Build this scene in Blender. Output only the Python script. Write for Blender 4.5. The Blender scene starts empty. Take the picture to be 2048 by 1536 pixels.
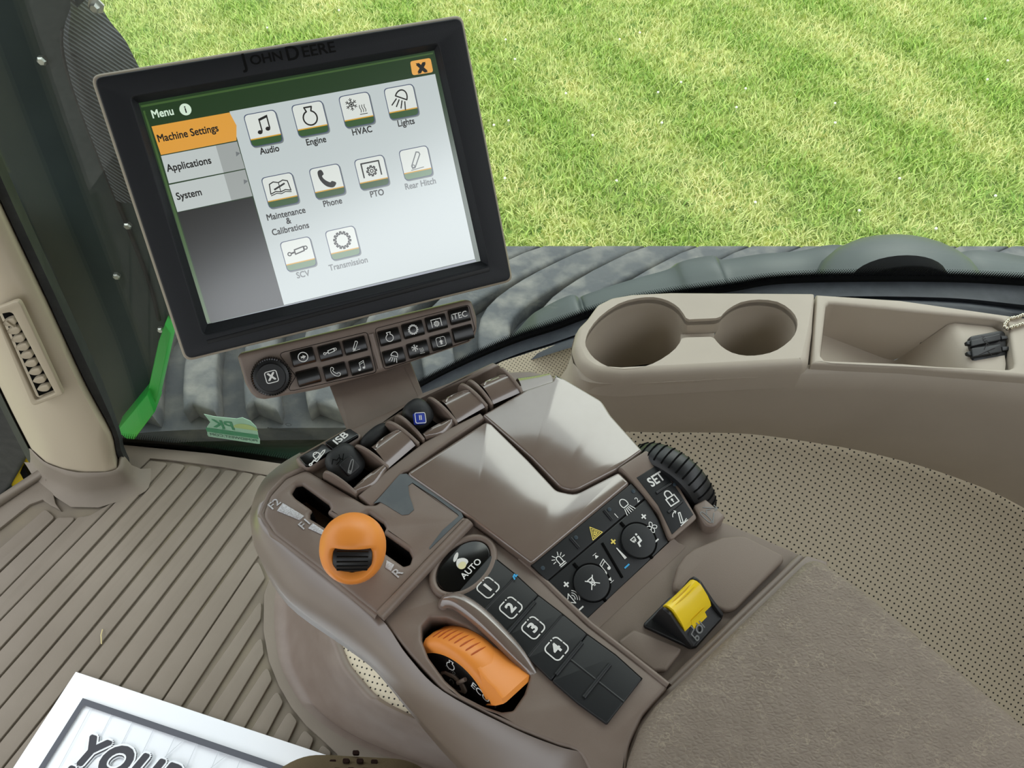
import bpy, bmesh, math, random
from mathutils import Vector as V3, Matrix
random.seed(7)
SC = bpy.context.scene
COL = SC.collection
R = math.radians

# ------------------------------------------------------------------ camera, sky, light, exposure
F_PX, CX, CY = 1577.0, 1024.0, 768.0
PITCH = R(50)
CAM = V3((0, 0, 1.2))
cd = bpy.data.cameras.new('camera'); cam = bpy.data.objects.new('camera', cd); COL.objects.link(cam)
cd.sensor_width = 36; cd.lens = F_PX / 2048 * 36; cd.clip_start = 0.02; cd.clip_end = 200
cam.location = CAM; cam.rotation_euler = (R(90) - PITCH, 0, 0); SC.camera = cam

wd = bpy.data.worlds.new('overcast_sky'); SC.world = wd; wd.use_nodes = True
bg = wd.node_tree.nodes['Background']; bg.inputs[0].default_value = (0.93, 0.97, 1.0, 1); SKY = 3.2
_n = wd.node_tree.nodes; _l = wd.node_tree.links            # overcast sky: zenith three times the horizon
_g = _n.new('ShaderNodeTexCoord'); _s = _n.new('ShaderNodeSeparateXYZ'); _m = _n.new('ShaderNodeMapRange')
_l.new(_g.outputs['Generated'], _s.inputs[0]); _l.new(_s.outputs[2], _m.inputs[0]); _m.inputs[3].default_value = SKY / 3 * 1.0; _m.inputs[4].default_value = SKY; _l.new(_m.outputs[0], bg.inputs[1])
sd = bpy.data.lights.new('hazy_sun', 'SUN'); sun = bpy.data.objects.new('hazy_sun', sd); COL.objects.link(sun)
sd.energy = .7; sd.angle = R(35); sd.color = (1, .97, .9)
sun.rotation_euler = (R(-42), R(25), 0); sun.location = (0, 2, 6)
SC.view_settings.view_transform = 'Standard'; SC.view_settings.look = 'None'
SC.view_settings.gamma = 1; SC.view_settings.use_curve_mapping = False
SC.view_settings.exposure = -0.1

# ------------------------------------------------------------------ helpers
def ray(x, y):
    a = (x - CX) / F_PX; b = -(y - CY) / F_PX
    s, c = math.sin(PITCH), math.cos(PITCH)
    return V3((a, b * s + c, b * c - s))
def onz(x, y, z):
    r = ray(x, y); return CAM + r * ((z - CAM.z) / r.z)
def ony(x, y, Y, k=0.0):                       # vertical plane  y = Y + k*x
    r = ray(x, y); return CAM + r * (Y / (r.y - k * r.x))
class Frame:
    def __init__(s, o, ux, uy):
        s.o = V3(o); s.ux = V3(ux).normalized(); u = V3(uy); s.uy = (u - s.ux * u.dot(s.ux)).normalized(); s.n = s.ux.cross(s.uy)
    def w(s, u, v, h=0): return s.o + s.ux * u + s.uy * v + s.n * h
    def uv(s, p): d = V3(p) - s.o; return (d.dot(s.ux), d.dot(s.uy))
    def px(s, x, y, h=0):                      # where the sight line meets this plane raised by h
        r = ray(x, y); o = s.o + s.n * h
        t = (o - CAM).dot(s.n) / r.dot(s.n); return s.uv(CAM + r * t)
    def poly(s, pts, h=0): return [s.px(x, y, h) for x, y in pts]
def catmull(p, n=6, closed=False):
    p = [tuple(q) for q in p]; m = len(p); out = []
    rng = range(m) if closed else range(m - 1)
    for i in rng:
        if closed: a, b, c, d = p[i - 1], p[i], p[(i + 1) % m], p[(i + 2) % m]
        else: a, b, c, d = p[max(i - 1, 0)], p[i], p[i + 1], p[min(i + 2, m - 1)]
        for k in range(n):
            t = k / n
            out.append(tuple(0.5 * (2 * B + (C - A) * t + (2 * A - 5 * B + 4 * C - D) * t * t + (3 * B - A - 3 * C + D) * t ** 3) for A, B, C, D in zip(a, b, c, d)))
    if not closed: out.append(p[-1])
    return out
def area2(p): return sum(p[i - 1][0] * p[i][1] - p[i][0] * p[i - 1][1] for i in range(len(p)))
def rounded(p, r, seg=4):
    out = []; m = len(p)
    rs = r if isinstance(r, (list, tuple)) else [r] * m
    for i in range(m):
        a, b, c = V3((*p[i - 1], 0)), V3((*p[i], 0)), V3((*p[(i + 1) % m], 0))
        d1, d2 = (a - b), (c - b); l1, l2 = d1.length, d2.length
        if l1 < 1e-7 or l2 < 1e-7: continue
        d1 /= l1; d2 /= l2
        ang = d1.angle(d2, 3.14159)
        t = min(rs[i] / max(math.tan(ang / 2), .05), l1 * .48, l2 * .48)
        if rs[i] <= 0 or ang > 3.1: out.append((b.x, b.y)); continue
        s, e = b + d1 * t, b + d2 * t
        for k in range(seg + 1):
            f = k / seg; q = s * (1 - f) ** 2 + b * 2 * f * (1 - f) + e * f * f
            out.append((q.x, q.y))
    return out
def arc(cx, cy, r, a0, a1, n=14, ry=None):
    ry = r if ry is None else ry
    return [(cx + r * math.cos(R(a0 + (a1 - a0) * k / n)), cy + ry * math.sin(R(a0 + (a1 - a0) * k / n))) for k in range(n + 1)]
def circ(cx, cy, r, n=24, ry=None): return arc(cx, cy, r, 0, 360, n, ry)[:-1]

def thing(name, label, cat, loc, group=None, kind=None):
    o = bpy.data.objects.new(name, None); COL.objects.link(o); o.location = loc
    o.empty_display_size = .02
    if label: o['label'] = label
    if cat: o['category'] = cat
    if group: o['group'] = group
    if kind: o['kind'] = kind
    return o
def wloc(o):
    v = V3((0, 0, 0))
    while o: v = v + V3(o.location); o = o.parent
    return v
def mk(name, verts, faces, mat, parent=None, smooth=40, label=None, cat=None, kind=None, group=None):
    me = bpy.data.meshes.new(name)
    vs = [V3(v) for v in verts]
    if parent is None:
        xs = [v.x for v in vs]; ys = [v.y for v in vs]; zs = [v.z for v in vs]
        org = V3(((min(xs) + max(xs)) / 2, (min(ys) + max(ys)) / 2, min(zs)))
    else: org = wloc(parent)
    me.from_pydata([v - org for v in vs], [], faces); me.update()
    if smooth:
        me.shade_smooth()
        if smooth < 180: me.set_sharp_from_angle(angle=R(smooth))
    o = bpy.data.objects.new(name, me); COL.objects.link(o)
    if parent is None: o.location = org
    else: o.parent = parent
    if mat: me.materials.append(mat)
    if label: o['label'] = label
    if cat: o['category'] = cat
    if kind: o['kind'] = kind
    if group: o['group'] = group
    return o
def join_geo(*gs):
    v = []; f = []
    for a, b in gs:
        k = len(v); v += list(a); f += [[i + k for i in q] for q in b]
    return v, f
def plate_geo(fr, outer, h0, h1, bev=0.0, holes=(), res=2):
    cu = bpy.data.curves.new('c', 'CURVE'); cu.dimensions = '2D'; cu.fill_mode = 'BOTH'
    cu.extrude = max((h1 - h0) / 2 - bev, 1e-6); cu.bevel_depth = bev; cu.offset = -bev; cu.bevel_resolution = res
    for k, p in enumerate([outer] + list(holes)):
        p = list(p)
        if (area2(p) < 0) == (k == 0): p.reverse()
        s = cu.splines.new('POLY'); s.points.add(len(p) - 1)
        for q, (x, y) in zip(s.points, p): q.co = (x * 10, y * 10, 0, 1)
        s.use_cyclic_u = True
    cu.extrude *= 10; cu.bevel_depth *= 10; cu.offset *= 10
    ob = bpy.data.objects.new('c', cu); me = bpy.data.meshes.new_from_object(ob)
    mid = (h0 + h1) / 2
    v = [fr.w(a.co.x / 10, a.co.y / 10, mid + a.co.z / 10) for a in me.vertices]; f = [list(q.vertices) for q in me.polygons]
    bpy.data.objects.remove(ob); bpy.data.curves.remove(cu); bpy.data.meshes.remove(me)
    # weld
    bm = bmesh.new(); bv = [bm.verts.new(x) for x in v]
    for q in f:
        try: bm.faces.new([bv[i] for i in q])
        except ValueError: pass
    bmesh.ops.remove_doubles(bm, verts=bm.verts, dist=2e-5)
    bmesh.ops.recalc_face_normals(bm, faces=bm.faces)
    bm.verts.index_update()
    v = [x.co.copy() for x in bm.verts]; f = [[x.index for x in q.verts] for q in bm.faces]; bm.free()
    return v, f
def plate(name, fr, outer, h0, h1, bev, mat, parent=None, holes=(), smooth=35, **kw):
    v, f = plate_geo(fr, outer, h0, h1, bev, holes); return mk(name, v, f, mat, parent, smooth, **kw)
def grid_geo(rows, cu=False, cv=False, cap0=False, cap1=False):
    n = len(rows[0]); v = [V3(p) for r in rows for p in r]; f = []
    m = len(rows)
    for i in range(m if cv else m - 1):
        for j in range(n if cu else n - 1):
            a = i * n + j; b = i * n + (j + 1) % n; i2 = (i + 1) % m
            f.append([a, b, i2 * n + (j + 1) % n, i2 * n + j])
    if cap0: f.append(list(range(n))[::-1])
    if cap1: f.append([(m - 1) * n + j for j in range(n)])
    return v, f
def loft(name, rows, mat, parent=None, smooth=60, cu=False, cv=False, cap0=False, cap1=False, **kw):
    v, f = grid_geo(rows, cu, cv, cap0, cap1); return mk(name, v, f, mat, parent, smooth, **kw)
def tube_geo(pts, r, n=8, closed=False, cap=True):
    pts = [V3(p) for p in pts]; rows = []; m = len(pts); up = V3((0, 0, 1)); prev = None
    for i, p in enumerate(pts):
        a = pts[i - 1] if (i > 0 or closed) else p; b = pts[(i + 1) % m] if (i < m - 1 or closed) else p
        t = (b - a).normalized()
        if prev is None: s = t.cross(up) if abs(t.z) < .95 else t.cross(V3((1, 0, 0)))
        else: s = prev - t * prev.dot(t)
        s.normalize(); q = t.cross(s); prev = s
        rr = r[i] if isinstance(r, (list, tuple)) else r
        rows.append([p + (s * math.cos(6.28318 * k / n) + q * math.sin(6.28318 * k / n)) * rr for k in range(n)])
    return grid_geo(rows, True, closed, cap and not closed, cap and not closed)
def tube(name, pts, r, mat, parent=None, n=8, closed=False, **kw):
    v, f = tube_geo(pts, r, n, closed); return mk(name, v, f, mat, parent, 60, **kw)
def lathe_geo(o, axis, prof, n=32, xdir=None):
    axis = V3(axis).normalized(); xd = V3(xdir) if xdir is not None else (axis.cross(V3((0, 0, 1))) if abs(axis.z) < .9 else axis.cross(V3((1, 0, 0))))
    xd = (xd - axis * xd.dot(axis)).normalized(); yd = axis.cross(xd)
    rows = [[V3(o) + axis * h + (xd * math.cos(6.283185 * k / n) + yd * math.sin(6.283185 * k / n)) * max(r, 1e-5) for k in range(n)] for r, h in prof]
    return grid_geo(rows, True, False, True, True)
def lathe(name, o, axis, prof, mat, parent=None, n=32, smooth=40, **kw):
    v, f = lathe_geo(o, axis, prof, n); return mk(name, v, f, mat, parent, smooth, **kw)
def ball_geo(c, rad, n=10, m=6):
    rx, ry, rz = rad if isinstance(rad, (tuple, list)) else (rad,) * 3
    rows = [[(c[0] + rx * math.sin(math.pi * i / m) * math.cos(2 * math.pi * j / n), c[1] + ry * math.sin(math.pi * i / m) * math.sin(2 * math.pi * j / n), c[2] + rz * math.cos(math.pi * i / m)) for j in range(n)] for i in range(m + 1)]
    return grid_geo(rows, True)
# flat print -----------------------------------------------------------
def ribbon2(pts, w, closed=False):
    v = []; f = []; p = list(pts); m = len(p)
    for i in range(m if closed else m - 1):
        a, b = p[i], p[(i + 1) % m]; dx, dy = b[0] - a[0], b[1] - a[1]; l = math.hypot(dx, dy)
        if l < 1e-9: continue
        dx /= l; dy /= l; e = w * (.3 if m > 2 else 0)
        ax, ay = a[0] - dx * e, a[1] - dy * e; bx, by = b[0] + dx * e, b[1] + dy * e
        nx, ny = -dy * w / 2, dx * w / 2; k = len(v)
        v += [(ax - nx, ay - ny), (bx - nx, by - ny), (bx + nx, by + ny), (ax + nx, ay + ny)]; f.append([k, k + 1, k + 2, k + 3])
    return v, f
def icon_geo(items):
    v = []; f = []
    for it in items:
        if it[0] == 'f':
            k = len(v); v += list(it[1]); f.append(list(range(k, k + len(it[1]))))
        else:
            a, b = ribbon2(it[1], it[2], len(it) > 3 and it[3]); k = len(v); v += a; f += [[i + k for i in q] for q in b]
    return v, f
def show_icon(items, fr, c, size, mat, parent, h=.0002, rot=0, name='icon', sy=1, **kw):
    v, f = icon_geo(items); ca, sa = math.cos(R(rot)), math.sin(R(rot))
    hi = [0] * len(v)
    for k, q in enumerate(f):
        for i in q: hi[i] = k * 3e-6
    vv = [fr.w(c[0] + size * (x * ca - y * sy * sa), c[1] + size * (x * sa + y * sy * ca), h + hi[i]) for i, (x, y) in enumerate(v)]
    f = [q if area2([v[i] for i in q]) > 0 else q[::-1] for q in f]
    return mk(name, vv, f, mat, parent, 0, **kw)
def show_text(s, fr, c, size, mat, parent, h=.0002, rot=0, align='CENTER', bold=0, wide=1.0, shear=0, mirror=False, name='lettering', gap=1.0, ring=0, **kw):
    t = bpy.data.curves.new('t', 'FONT'); t.body = s; t.size = 1; t.align_x = align; t.align_y = 'CENTER'; t.shear = shear; t.space_character = gap
    t.resolution_u = 4
    o = bpy.data.objects.new('t', t); me = bpy.data.meshes.new_from_object(o)
    ca, sa = math.cos(R(rot)), math.sin(R(rot)); v = []; f = []
    n = 12 if ring else 4                       # heavier letters: overprinted with small shifts
    sh = [(0, 0)] + ([(bold * math.cos(6.2832 * k / n + .785), bold * math.sin(6.2832 * k / n + .785)) for k in range(n)] if bold else [])
    for ci, (dx, dy) in enumerate(sh):
        k = len(v)
        for q in me.vertices:
            x, y = (q.co.x + dx) * size * wide * (-1 if mirror else 1), (q.co.y + dy) * size
            v.append(fr.w(c[0] + x * ca - y * sa, c[1] + x * sa + y * ca, h + ci * 1.2e-5))
        f += [[i + k for i in q.vertices] for q in me.polygons]
    bpy.data.objects.remove(o); bpy.data.curves.remove(t); bpy.data.meshes.remove(me)
    return mk(name, v, f, mat, parent, 0, **kw)

# ------------------------------------------------------------------ materials
def lin(c): return tuple((x / 255 / 12.92 if x / 255 <= .04045 else ((x / 255 + .055) / 1.055) ** 2.4) for x in c) + (1,)
def mat(name, rgb, rough=.5, spec=.5, metal=0.0, emit=None, es=1.0, coat=0.0, coat_r=.12, ior=1.5, bump=None, var=None, alpha=None):
    m = bpy.data.materials.new(name); m.use_nodes = True; nt = m.node_tree; b = nt.nodes['Principled BSDF']
    b.inputs['Base Color'].default_value = lin(rgb); b.inputs['Roughness'].default_value = rough
    b.inputs['Specular IOR Level'].default_value = spec; b.inputs['Metallic'].default_value = metal; b.inputs['IOR'].default_value = ior
    if coat: b.inputs['Coat Weight'].default_value = coat; b.inputs['Coat Roughness'].default_value = coat_r
    if emit: b.inputs['Emission Color'].default_value = lin(emit); b.inputs['Emission Strength'].default_value = es
    tc = nt.nodes.new('ShaderNodeNewGeometry')
    if var:                                     # (scale, second colour, contrast)
        sc, c2, lo, hi = var
        n = nt.nodes.new('ShaderNodeTexNoise'); n.inputs['Scale'].default_value = sc; n.inputs['Detail'].default_value = 6
        nt.links.new(tc.outputs['Position'], n.inputs['Vector'])
        r = nt.nodes.new('ShaderNodeValToRGB'); r.color_ramp.elements[0].position = lo; r.color_ramp.elements[1].position = hi
        r.color_ramp.elements[0].color = lin(rgb); r.color_ramp.elements[1].color = lin(c2)
        nt.links.new(n.outputs['Fac'], r.inputs[0]); nt.links.new(r.outputs[0], b.inputs['Base Color'])
    if bump:                                    # (scale, strength, distance, kind)
        sc, st, di = bump[:3]
        if len(bump) > 3:
            n = nt.nodes.new('ShaderNodeTexVoronoi'); n.inputs['Scale'].default_value = sc; n.feature = 'F1'; out = n.outputs['Distance']
        else:
            n = nt.nodes.new('ShaderNodeTexNoise'); n.inputs['Scale'].default_value = sc; n.inputs['Detail'].default_value = 3; out = n.outputs['Fac']
        nt.links.new(tc.outputs['Position'], n.inputs['Vector'])
        bp = nt.nodes.new('ShaderNodeBump'); bp.inputs['Strength'].default_value = st; bp.inputs['Distance'].default_value = di
        nt.links.new(out, bp.inputs['Height']); nt.links.new(bp.outputs[0], b.inputs['Normal'])
    return m
M = {}
M['brown'] = mat('brown_satin_plastic', (122, 107, 97), .42, .5, bump=(1500, .12, .0004), var=(35, (130, 116, 106), .35, .7))
M['brown_gloss'] = mat('brown_gloss_plastic', (120, 105, 96), .16, .9, coat=1.0, coat_r=.10, bump=(900, .02, .0003), var=(30, (126, 112, 103), .35, .7))
M['brown_sheen'] = mat('brown_sheen_plastic', (118, 104, 95), .34, .9, coat=.6, coat_r=.28, var=(30, (124, 110, 101), .35, .7))
M['brown_matte'] = mat('brown_matte_plastic', (128, 114, 103), .55, .4, bump=(1600, .2, .0004))
M['taupe'] = mat('taupe_console_plastic', (178, 167, 153), .5, .4, bump=(1800, .15, .0003), var=(8, (171, 160, 146), .4, .65))
M['pillar'] = mat('beige_pillar_plastic', (190, 178, 156), .48, .4, bump=(1500, .12, .0003))
M['vent'] = mat('vent_plastic', (176, 164, 142), .5, .4)
M['mat'] = mat('rubber_floor_mat', (131, 121, 109), .6, .35, bump=(700, .25, .0005), var=(9, (122, 112, 100), .35, .7))
M['mat_dust'] = mat('dusty_mat_base', (118, 109, 97), .75, .25, var=(11, (136, 126, 106), .45, .75))
M['leather'] = mat('armrest_leather', (136, 123, 110), .5, .4, var=(60, (131, 118, 105), .4, .6))
M['black'] = mat('black_plastic', (30, 31, 33), .4, .5, bump=(1600, .1, .0003))
M['black_gloss'] = mat('black_gloss_plastic', (14, 14, 15), .16, .5)
M['black_key'] = mat('black_keypad_rubber', (32, 34, 36), .48, .45, bump=(2200, .1, .0002))
M['black_rubber'] = mat('black_rubber', (33, 35, 37), .55, .4, bump=(300, .2, .0006), var=(40, (48, 50, 50), .4, .7))
M['bezel'] = mat('monitor_bezel', (34, 36, 40), .5, .3, bump=(1500, .25, .0004))
M['bezel_dark'] = mat('monitor_lettering', (6, 6, 7), .35, .3)
M['shell'] = mat('monitor_shell', (160, 150, 134), .45, .4)
M['orange'] = mat('orange_plastic', (246, 152, 66), .38, .45)
M['orange_dark'] = mat('orange_groove', (190, 88, 20), .5, .4)
M['yellow'] = mat('yellow_plastic', (250, 214, 40), .32, .5)
M['white'] = mat('white_print', (235, 235, 232), .5, .3)
M['grey_print'] = mat('grey_print', (128, 130, 130), .5, .3)
M['silver_print'] = mat('worn_silver_print', (208, 208, 212), .35, .5, metal=.2, var=(900, (178, 176, 178), .42, .6))
M['pale_print'] = mat('pale_yellow_print', (240, 218, 110), .5, .3)
M['cream_print'] = mat('cream_print', (232, 226, 180), .5, .3)
M['cyan_print'] = mat('cyan_print', (70, 170, 225), .5, .3)
M['led'] = mat('indicator_lens', (62, 72, 80), .25, .5)
M['blue'] = mat('blue_label', (32, 56, 160), .4, .4)
M['wear'] = mat('worn_film', (94, 100, 103), .3, .5, var=(60, (86, 92, 96), .4, .6))
M['wear_edge'] = mat('worn_film_edge', (150, 138, 118), .5, .4)
M['silver'] = mat('zinc_bolt', (200, 200, 195), .32, .5, metal=.9)
M['chain'] = mat('nickel_chain', (215, 208, 190), .22, .5, metal=1)
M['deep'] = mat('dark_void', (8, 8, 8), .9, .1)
M['seam'] = mat('seam_shadow_gap', (26, 23, 21), .8, .2)
M['paper'] = mat('white_paper', (246, 247, 250), .55, .3, var=(5, (240, 243, 249), .4, .6))
M['ink'] = mat('grey_ink', (92, 94, 102), .6, .2)
M['ink_light'] = mat('pale_ink', (200, 204, 210), .6, .2)
M['ink_dark'] = mat('dark_ink', (70, 70, 76), .6, .2)
M['green'] = mat('green_paint', (46, 172, 66), .4, .5)
M['green_dark'] = mat('dark_green_paint', (22, 48, 34), .45, .4)
M['machine_yellow'] = mat('yellow_paint', (226, 196, 30), .45, .4)
M['flap'] = mat('dark_rubber_panel', (44, 54, 56), .6, .3, bump=(60, .12, .002), var=(4, (56, 66, 66), .35, .7))
M['mesh_black'] = mat('black_woven_cover', (30, 31, 33), .6, .3, bump=(250, .3, .001))
M['weave_line'] = mat('woven_thread', (98, 104, 112), .6, .3)
M['seal'] = mat('rubber_seal', (54, 58, 64), .5, .4, bump=(500, .2, .0008), var=(60, (64, 68, 74), .4, .7))
M['frit'] = mat('black_glass_frit', (5, 6, 6), .25, .4)
M['fender'] = mat('green_grey_fender', (70, 77, 75), .4, .5, bump=(400, .08, .001), var=(5, (63, 70, 68), .4, .6))
M['tread'] = mat('dusty_track_rubber', (88, 90, 92), .75, .25, bump=(40, .5, .006), var=(14, (132, 130, 124), .45, .75))
M['belt'] = mat('track_belt_rubber', (70, 73, 76), .8, .2, bump=(40, .5, .006), var=(14, (104, 103, 98), .45, .8))
M['sticker'] = mat('sticker_film', (190, 222, 200), .5, .3)
M['sticker_green'] = mat('sticker_green_ink', (92, 160, 122), .5, .3)
M['sticker_dark'] = mat('sticker_dark_ink', (96, 128, 112), .5, .3)
M['sticker_sun'] = mat('sticker_yellow_ink', (206, 218, 150), .5, .3)
M['headliner'] = mat('headliner', (98, 92, 84), .9, .1)
M['seatcloth'] = mat('seat_cloth', (112, 98, 78), .95, .1, bump=(700, .5, .001))
M['seatdot'] = mat('seat_cloth_dot', (48, 34, 30), .95, .1)
M['straw'] = mat('dry_straw', (205, 190, 140), .8, .2)
def emi(n, c, s=1.0): return mat('screen_' + n, (5, 5, 6), .22, 1.0, emit=c, es=s, coat=1.0, coat_r=.15, ior=1.8)
M['s_white'] = emi('white', (196, 206, 206)); M['s_face'] = emi('key_face', (222, 228, 222))
M['s_dark'] = emi('dark', (22, 25, 28), .8); M['s_green'] = emi('green', (22, 54, 24)); M['s_green2'] = emi('green_bar', (44, 84, 40)); M['s_line'] = emi('green_line', (60, 92, 44))
M['s_orange'] = emi('orange', (226, 160, 62)); M['s_tab'] = emi('tab', (192, 200, 198)); M['s_tab2'] = emi('tab_end', (160, 166, 164))
M['s_black'] = emi('ink', (14, 15, 18)); M['s_grey'] = emi('grey_ink', (112, 118, 120)); M['s_edge'] = emi('key_edge', (70, 82, 110)); M['s_shadow'] = emi('key_shadow', (120, 128, 128))
M['s_gold'] = emi('gold_line', (214, 160, 40)); M['s_pale'] = emi('pale_text', (214, 236, 214)); M['s_x'] = emi('close_key', (236, 172, 84)); M['s_greengrey'] = emi('faded_green', (112, 142, 112))
M['s_low'] = emi('lower_edge', (120, 126, 140))

def perforated():
    m = bpy.data.materials.new('perforated_beige_trim'); m.use_nodes = True; nt = m.node_tree; b = nt.nodes['Principled BSDF']
    N = nt.nodes.new; L = nt.links.new
    uv = N('ShaderNodeUVMap'); uv.uv_map = 'panel'
    sep = N('ShaderNodeSeparateXYZ'); L(uv.outputs[0], sep.inputs[0])
    def mth(op, a, c=None, d=None):
        n = N('ShaderNodeMath'); n.operation = op
        for i, q in enumerate((a, c, d)):
            if q is None: continue
            if isinstance(q, (int, float)): n.inputs[i].default_value = q
            else: L(q, n.inputs[i])
        return n.outputs[0]
    P = .0074                                   # rotated square lattice = staggered rows of holes
    u = mth('DIVIDE', sep.outputs[0], P); v = mth('DIVIDE', sep.outputs[1], P)
    fu = mth('SUBTRACT', mth('FRACT', u), .5); fv = mth('SUBTRACT', mth('FRACT', v), .5)
    d = mth('SQRT', mth('ADD', mth('MULTIPLY', fu, fu), mth('MULTIPLY', fv, fv)))
    r = N('ShaderNodeMapRange'); r.inputs[1].default_value = .13; r.inputs[2].default_value = .20; L(d, r.inputs[0])
    mx = N('ShaderNodeMix'); mx.data_type = 'RGBA'; L(r.outputs[0], mx.inputs[0]); mx.inputs[6].default_value = lin((22, 20, 17)); mx.inputs[7].default_value = lin((220, 209, 185))
    L(mx.outputs[2], b.inputs['Base Color']); b.inputs['Roughness'].default_value = .6; b.inputs['Specular IOR Level'].default_value = .35
    bp = N('ShaderNodeBump'); bp.inputs['Strength'].default_value = .6; bp.inputs['Distance'].default_value = .001; L(r.outputs[0], bp.inputs['Height']); L(bp.outputs[0], b.inputs['Normal'])
    return m
M['perf'] = perforated(); M['perf_fine'] = M['perf'].copy(); M['perf_fine'].name = 'fine_perforated_trim'
def add_uv(o, fn):
    me = o.data; l = me.uv_layers.new(name='panel')
    for lp in me.loops: l.data[lp.index].uv = fn(me.vertices[lp.vertex_index].co)
def glass_mat():
    m = bpy.data.materials.new('window_glass'); m.use_nodes = True; nt = m.node_tree; nt.nodes.clear(); N = nt.nodes.new
    o = N('ShaderNodeOutputMaterial'); mx = N('ShaderNodeMixShader'); t = N('ShaderNodeBsdfTransparent'); g = N('ShaderNodeBsdfGlossy'); fr = N('ShaderNodeLayerWeight'); pw = N('ShaderNodeMath'); pw.operation = 'POWER'; pw.inputs[1].default_value = 5; ma = N('ShaderNodeMath'); ma.operation = 'MULTIPLY_ADD'; ma.inputs[1].default_value = .9; ma.inputs[2].default_value = .03
    t.inputs[0].default_value = (.94, .975, .95, 1); g.inputs['Roughness'].default_value = .02; nt.links.new(fr.outputs['Facing'], pw.inputs[0]); nt.links.new(pw.outputs[0], ma.inputs[0])
    nt.links.new(ma.outputs[0], mx.inputs[0]); nt.links.new(t.outputs[0], mx.inputs[1]); nt.links.new(g.outputs[0], mx.inputs[2]); nt.links.new(mx.outputs[0], o.inputs[0])
    return m
M['glass'] = glass_mat()
# leather gets a crackle relief of its own
def leather_relief():
    nt = M['leather'].node_tree; b = nt.nodes['Principled BSDF']; g = nt.nodes.new('ShaderNodeNewGeometry')
    n = nt.nodes.new('ShaderNodeTexNoise'); n.inputs['Scale'].default_value = 90; n.inputs['Detail'].default_value = 8; n.inputs['Roughness'].default_value = .65
    v = nt.nodes.new('ShaderNodeTexVoronoi'); v.feature = 'DISTANCE_TO_EDGE'; v.inputs['Scale'].default_value = 260
    mp = nt.nodes.new('ShaderNodeMapping'); mp.inputs['Scale'].default_value = (1, 1.5, 1); mp.inputs['Rotation'].default_value = (0, 0, R(20))
    nt.links.new(g.outputs['Position'], mp.inputs[0]); nt.links.new(mp.outputs[0], v.inputs['Vector']); nt.links.new(mp.outputs[0], n.inputs['Vector'])
    a = nt.nodes.new('ShaderNodeMath'); a.operation = 'MULTIPLY_ADD'; a.inputs[1].default_value = .8
    nt.links.new(v.outputs['Distance'], a.inputs[0]); nt.links.new(n.outputs['Fac'], a.inputs[2])
    bp = nt.nodes.new('ShaderNodeBump'); bp.inputs['Strength'].default_value = .8; bp.inputs['Distance'].default_value = .002
    nt.links.new(a.outputs[0], bp.inputs['Height']); nt.links.new(bp.outputs[0], b.inputs['Normal'])
    w = nt.nodes.new('ShaderNodeTexVoronoi'); w.feature = 'DISTANCE_TO_EDGE'; w.inputs['Scale'].default_value = 95       # pale worn creases
    ds = nt.nodes.new('ShaderNodeVectorMath'); ds.operation = 'ADD'; n2 = nt.nodes.new('ShaderNodeTexNoise'); n2.inputs['Scale'].default_value = 120
    sc = nt.nodes.new('ShaderNodeVectorMath'); sc.operation = 'SCALE'; sc.inputs['Scale'].default_value = .02
    nt.links.new(g.outputs['Position'], n2.inputs['Vector']); nt.links.new(n2.outputs['Color'], sc.inputs[0]); nt.links.new(sc.outputs[0], ds.inputs[0])
    m2 = nt.nodes.new('ShaderNodeMapping'); m2.inputs['Scale'].default_value = (.55, 1.3, 1); m2.inputs['Rotation'].default_value = (0, 0, R(12)); nt.links.new(g.outputs['Position'], m2.inputs[0])
    nt.links.new(m2.outputs[0], ds.inputs[1]); nt.links.new(ds.outputs[0], w.inputs['Vector'])
    mr = nt.nodes.new('ShaderNodeMapRange'); mr.inputs[1].default_value = .05; mr.inputs[2].default_value = .0; nt.links.new(w.outputs['Distance'], mr.inputs[0])
    n3 = nt.nodes.new('ShaderNodeTexNoise'); n3.inputs['Scale'].default_value = 45; nt.links.new(g.outputs['Position'], n3.inputs['Vector'])
    mm = nt.nodes.new('ShaderNodeMapRange'); mm.inputs[1].default_value = .40; mm.inputs[2].default_value = .62; mm.inputs[4].default_value = .32; nt.links.new(n3.outputs['Fac'], mm.inputs[0])
    mu = nt.nodes.new('ShaderNodeMath'); mu.operation = 'MULTIPLY'; nt.links.new(mr.outputs[0], mu.inputs[0]); nt.links.new(mm.outputs[0], mu.inputs[1])
    mx = nt.nodes.new('ShaderNodeMix'); mx.data_type = 'RGBA'; old = b.inputs['Base Color'].links[0].from_socket
    nt.links.new(mu.outputs[0], mx.inputs[0]); nt.links.new(old, mx.inputs[6]); mx.inputs[7].default_value = lin((196, 182, 156)); nt.links.new(mx.outputs[2], b.inputs['Base Color'])
leather_relief()

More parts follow.
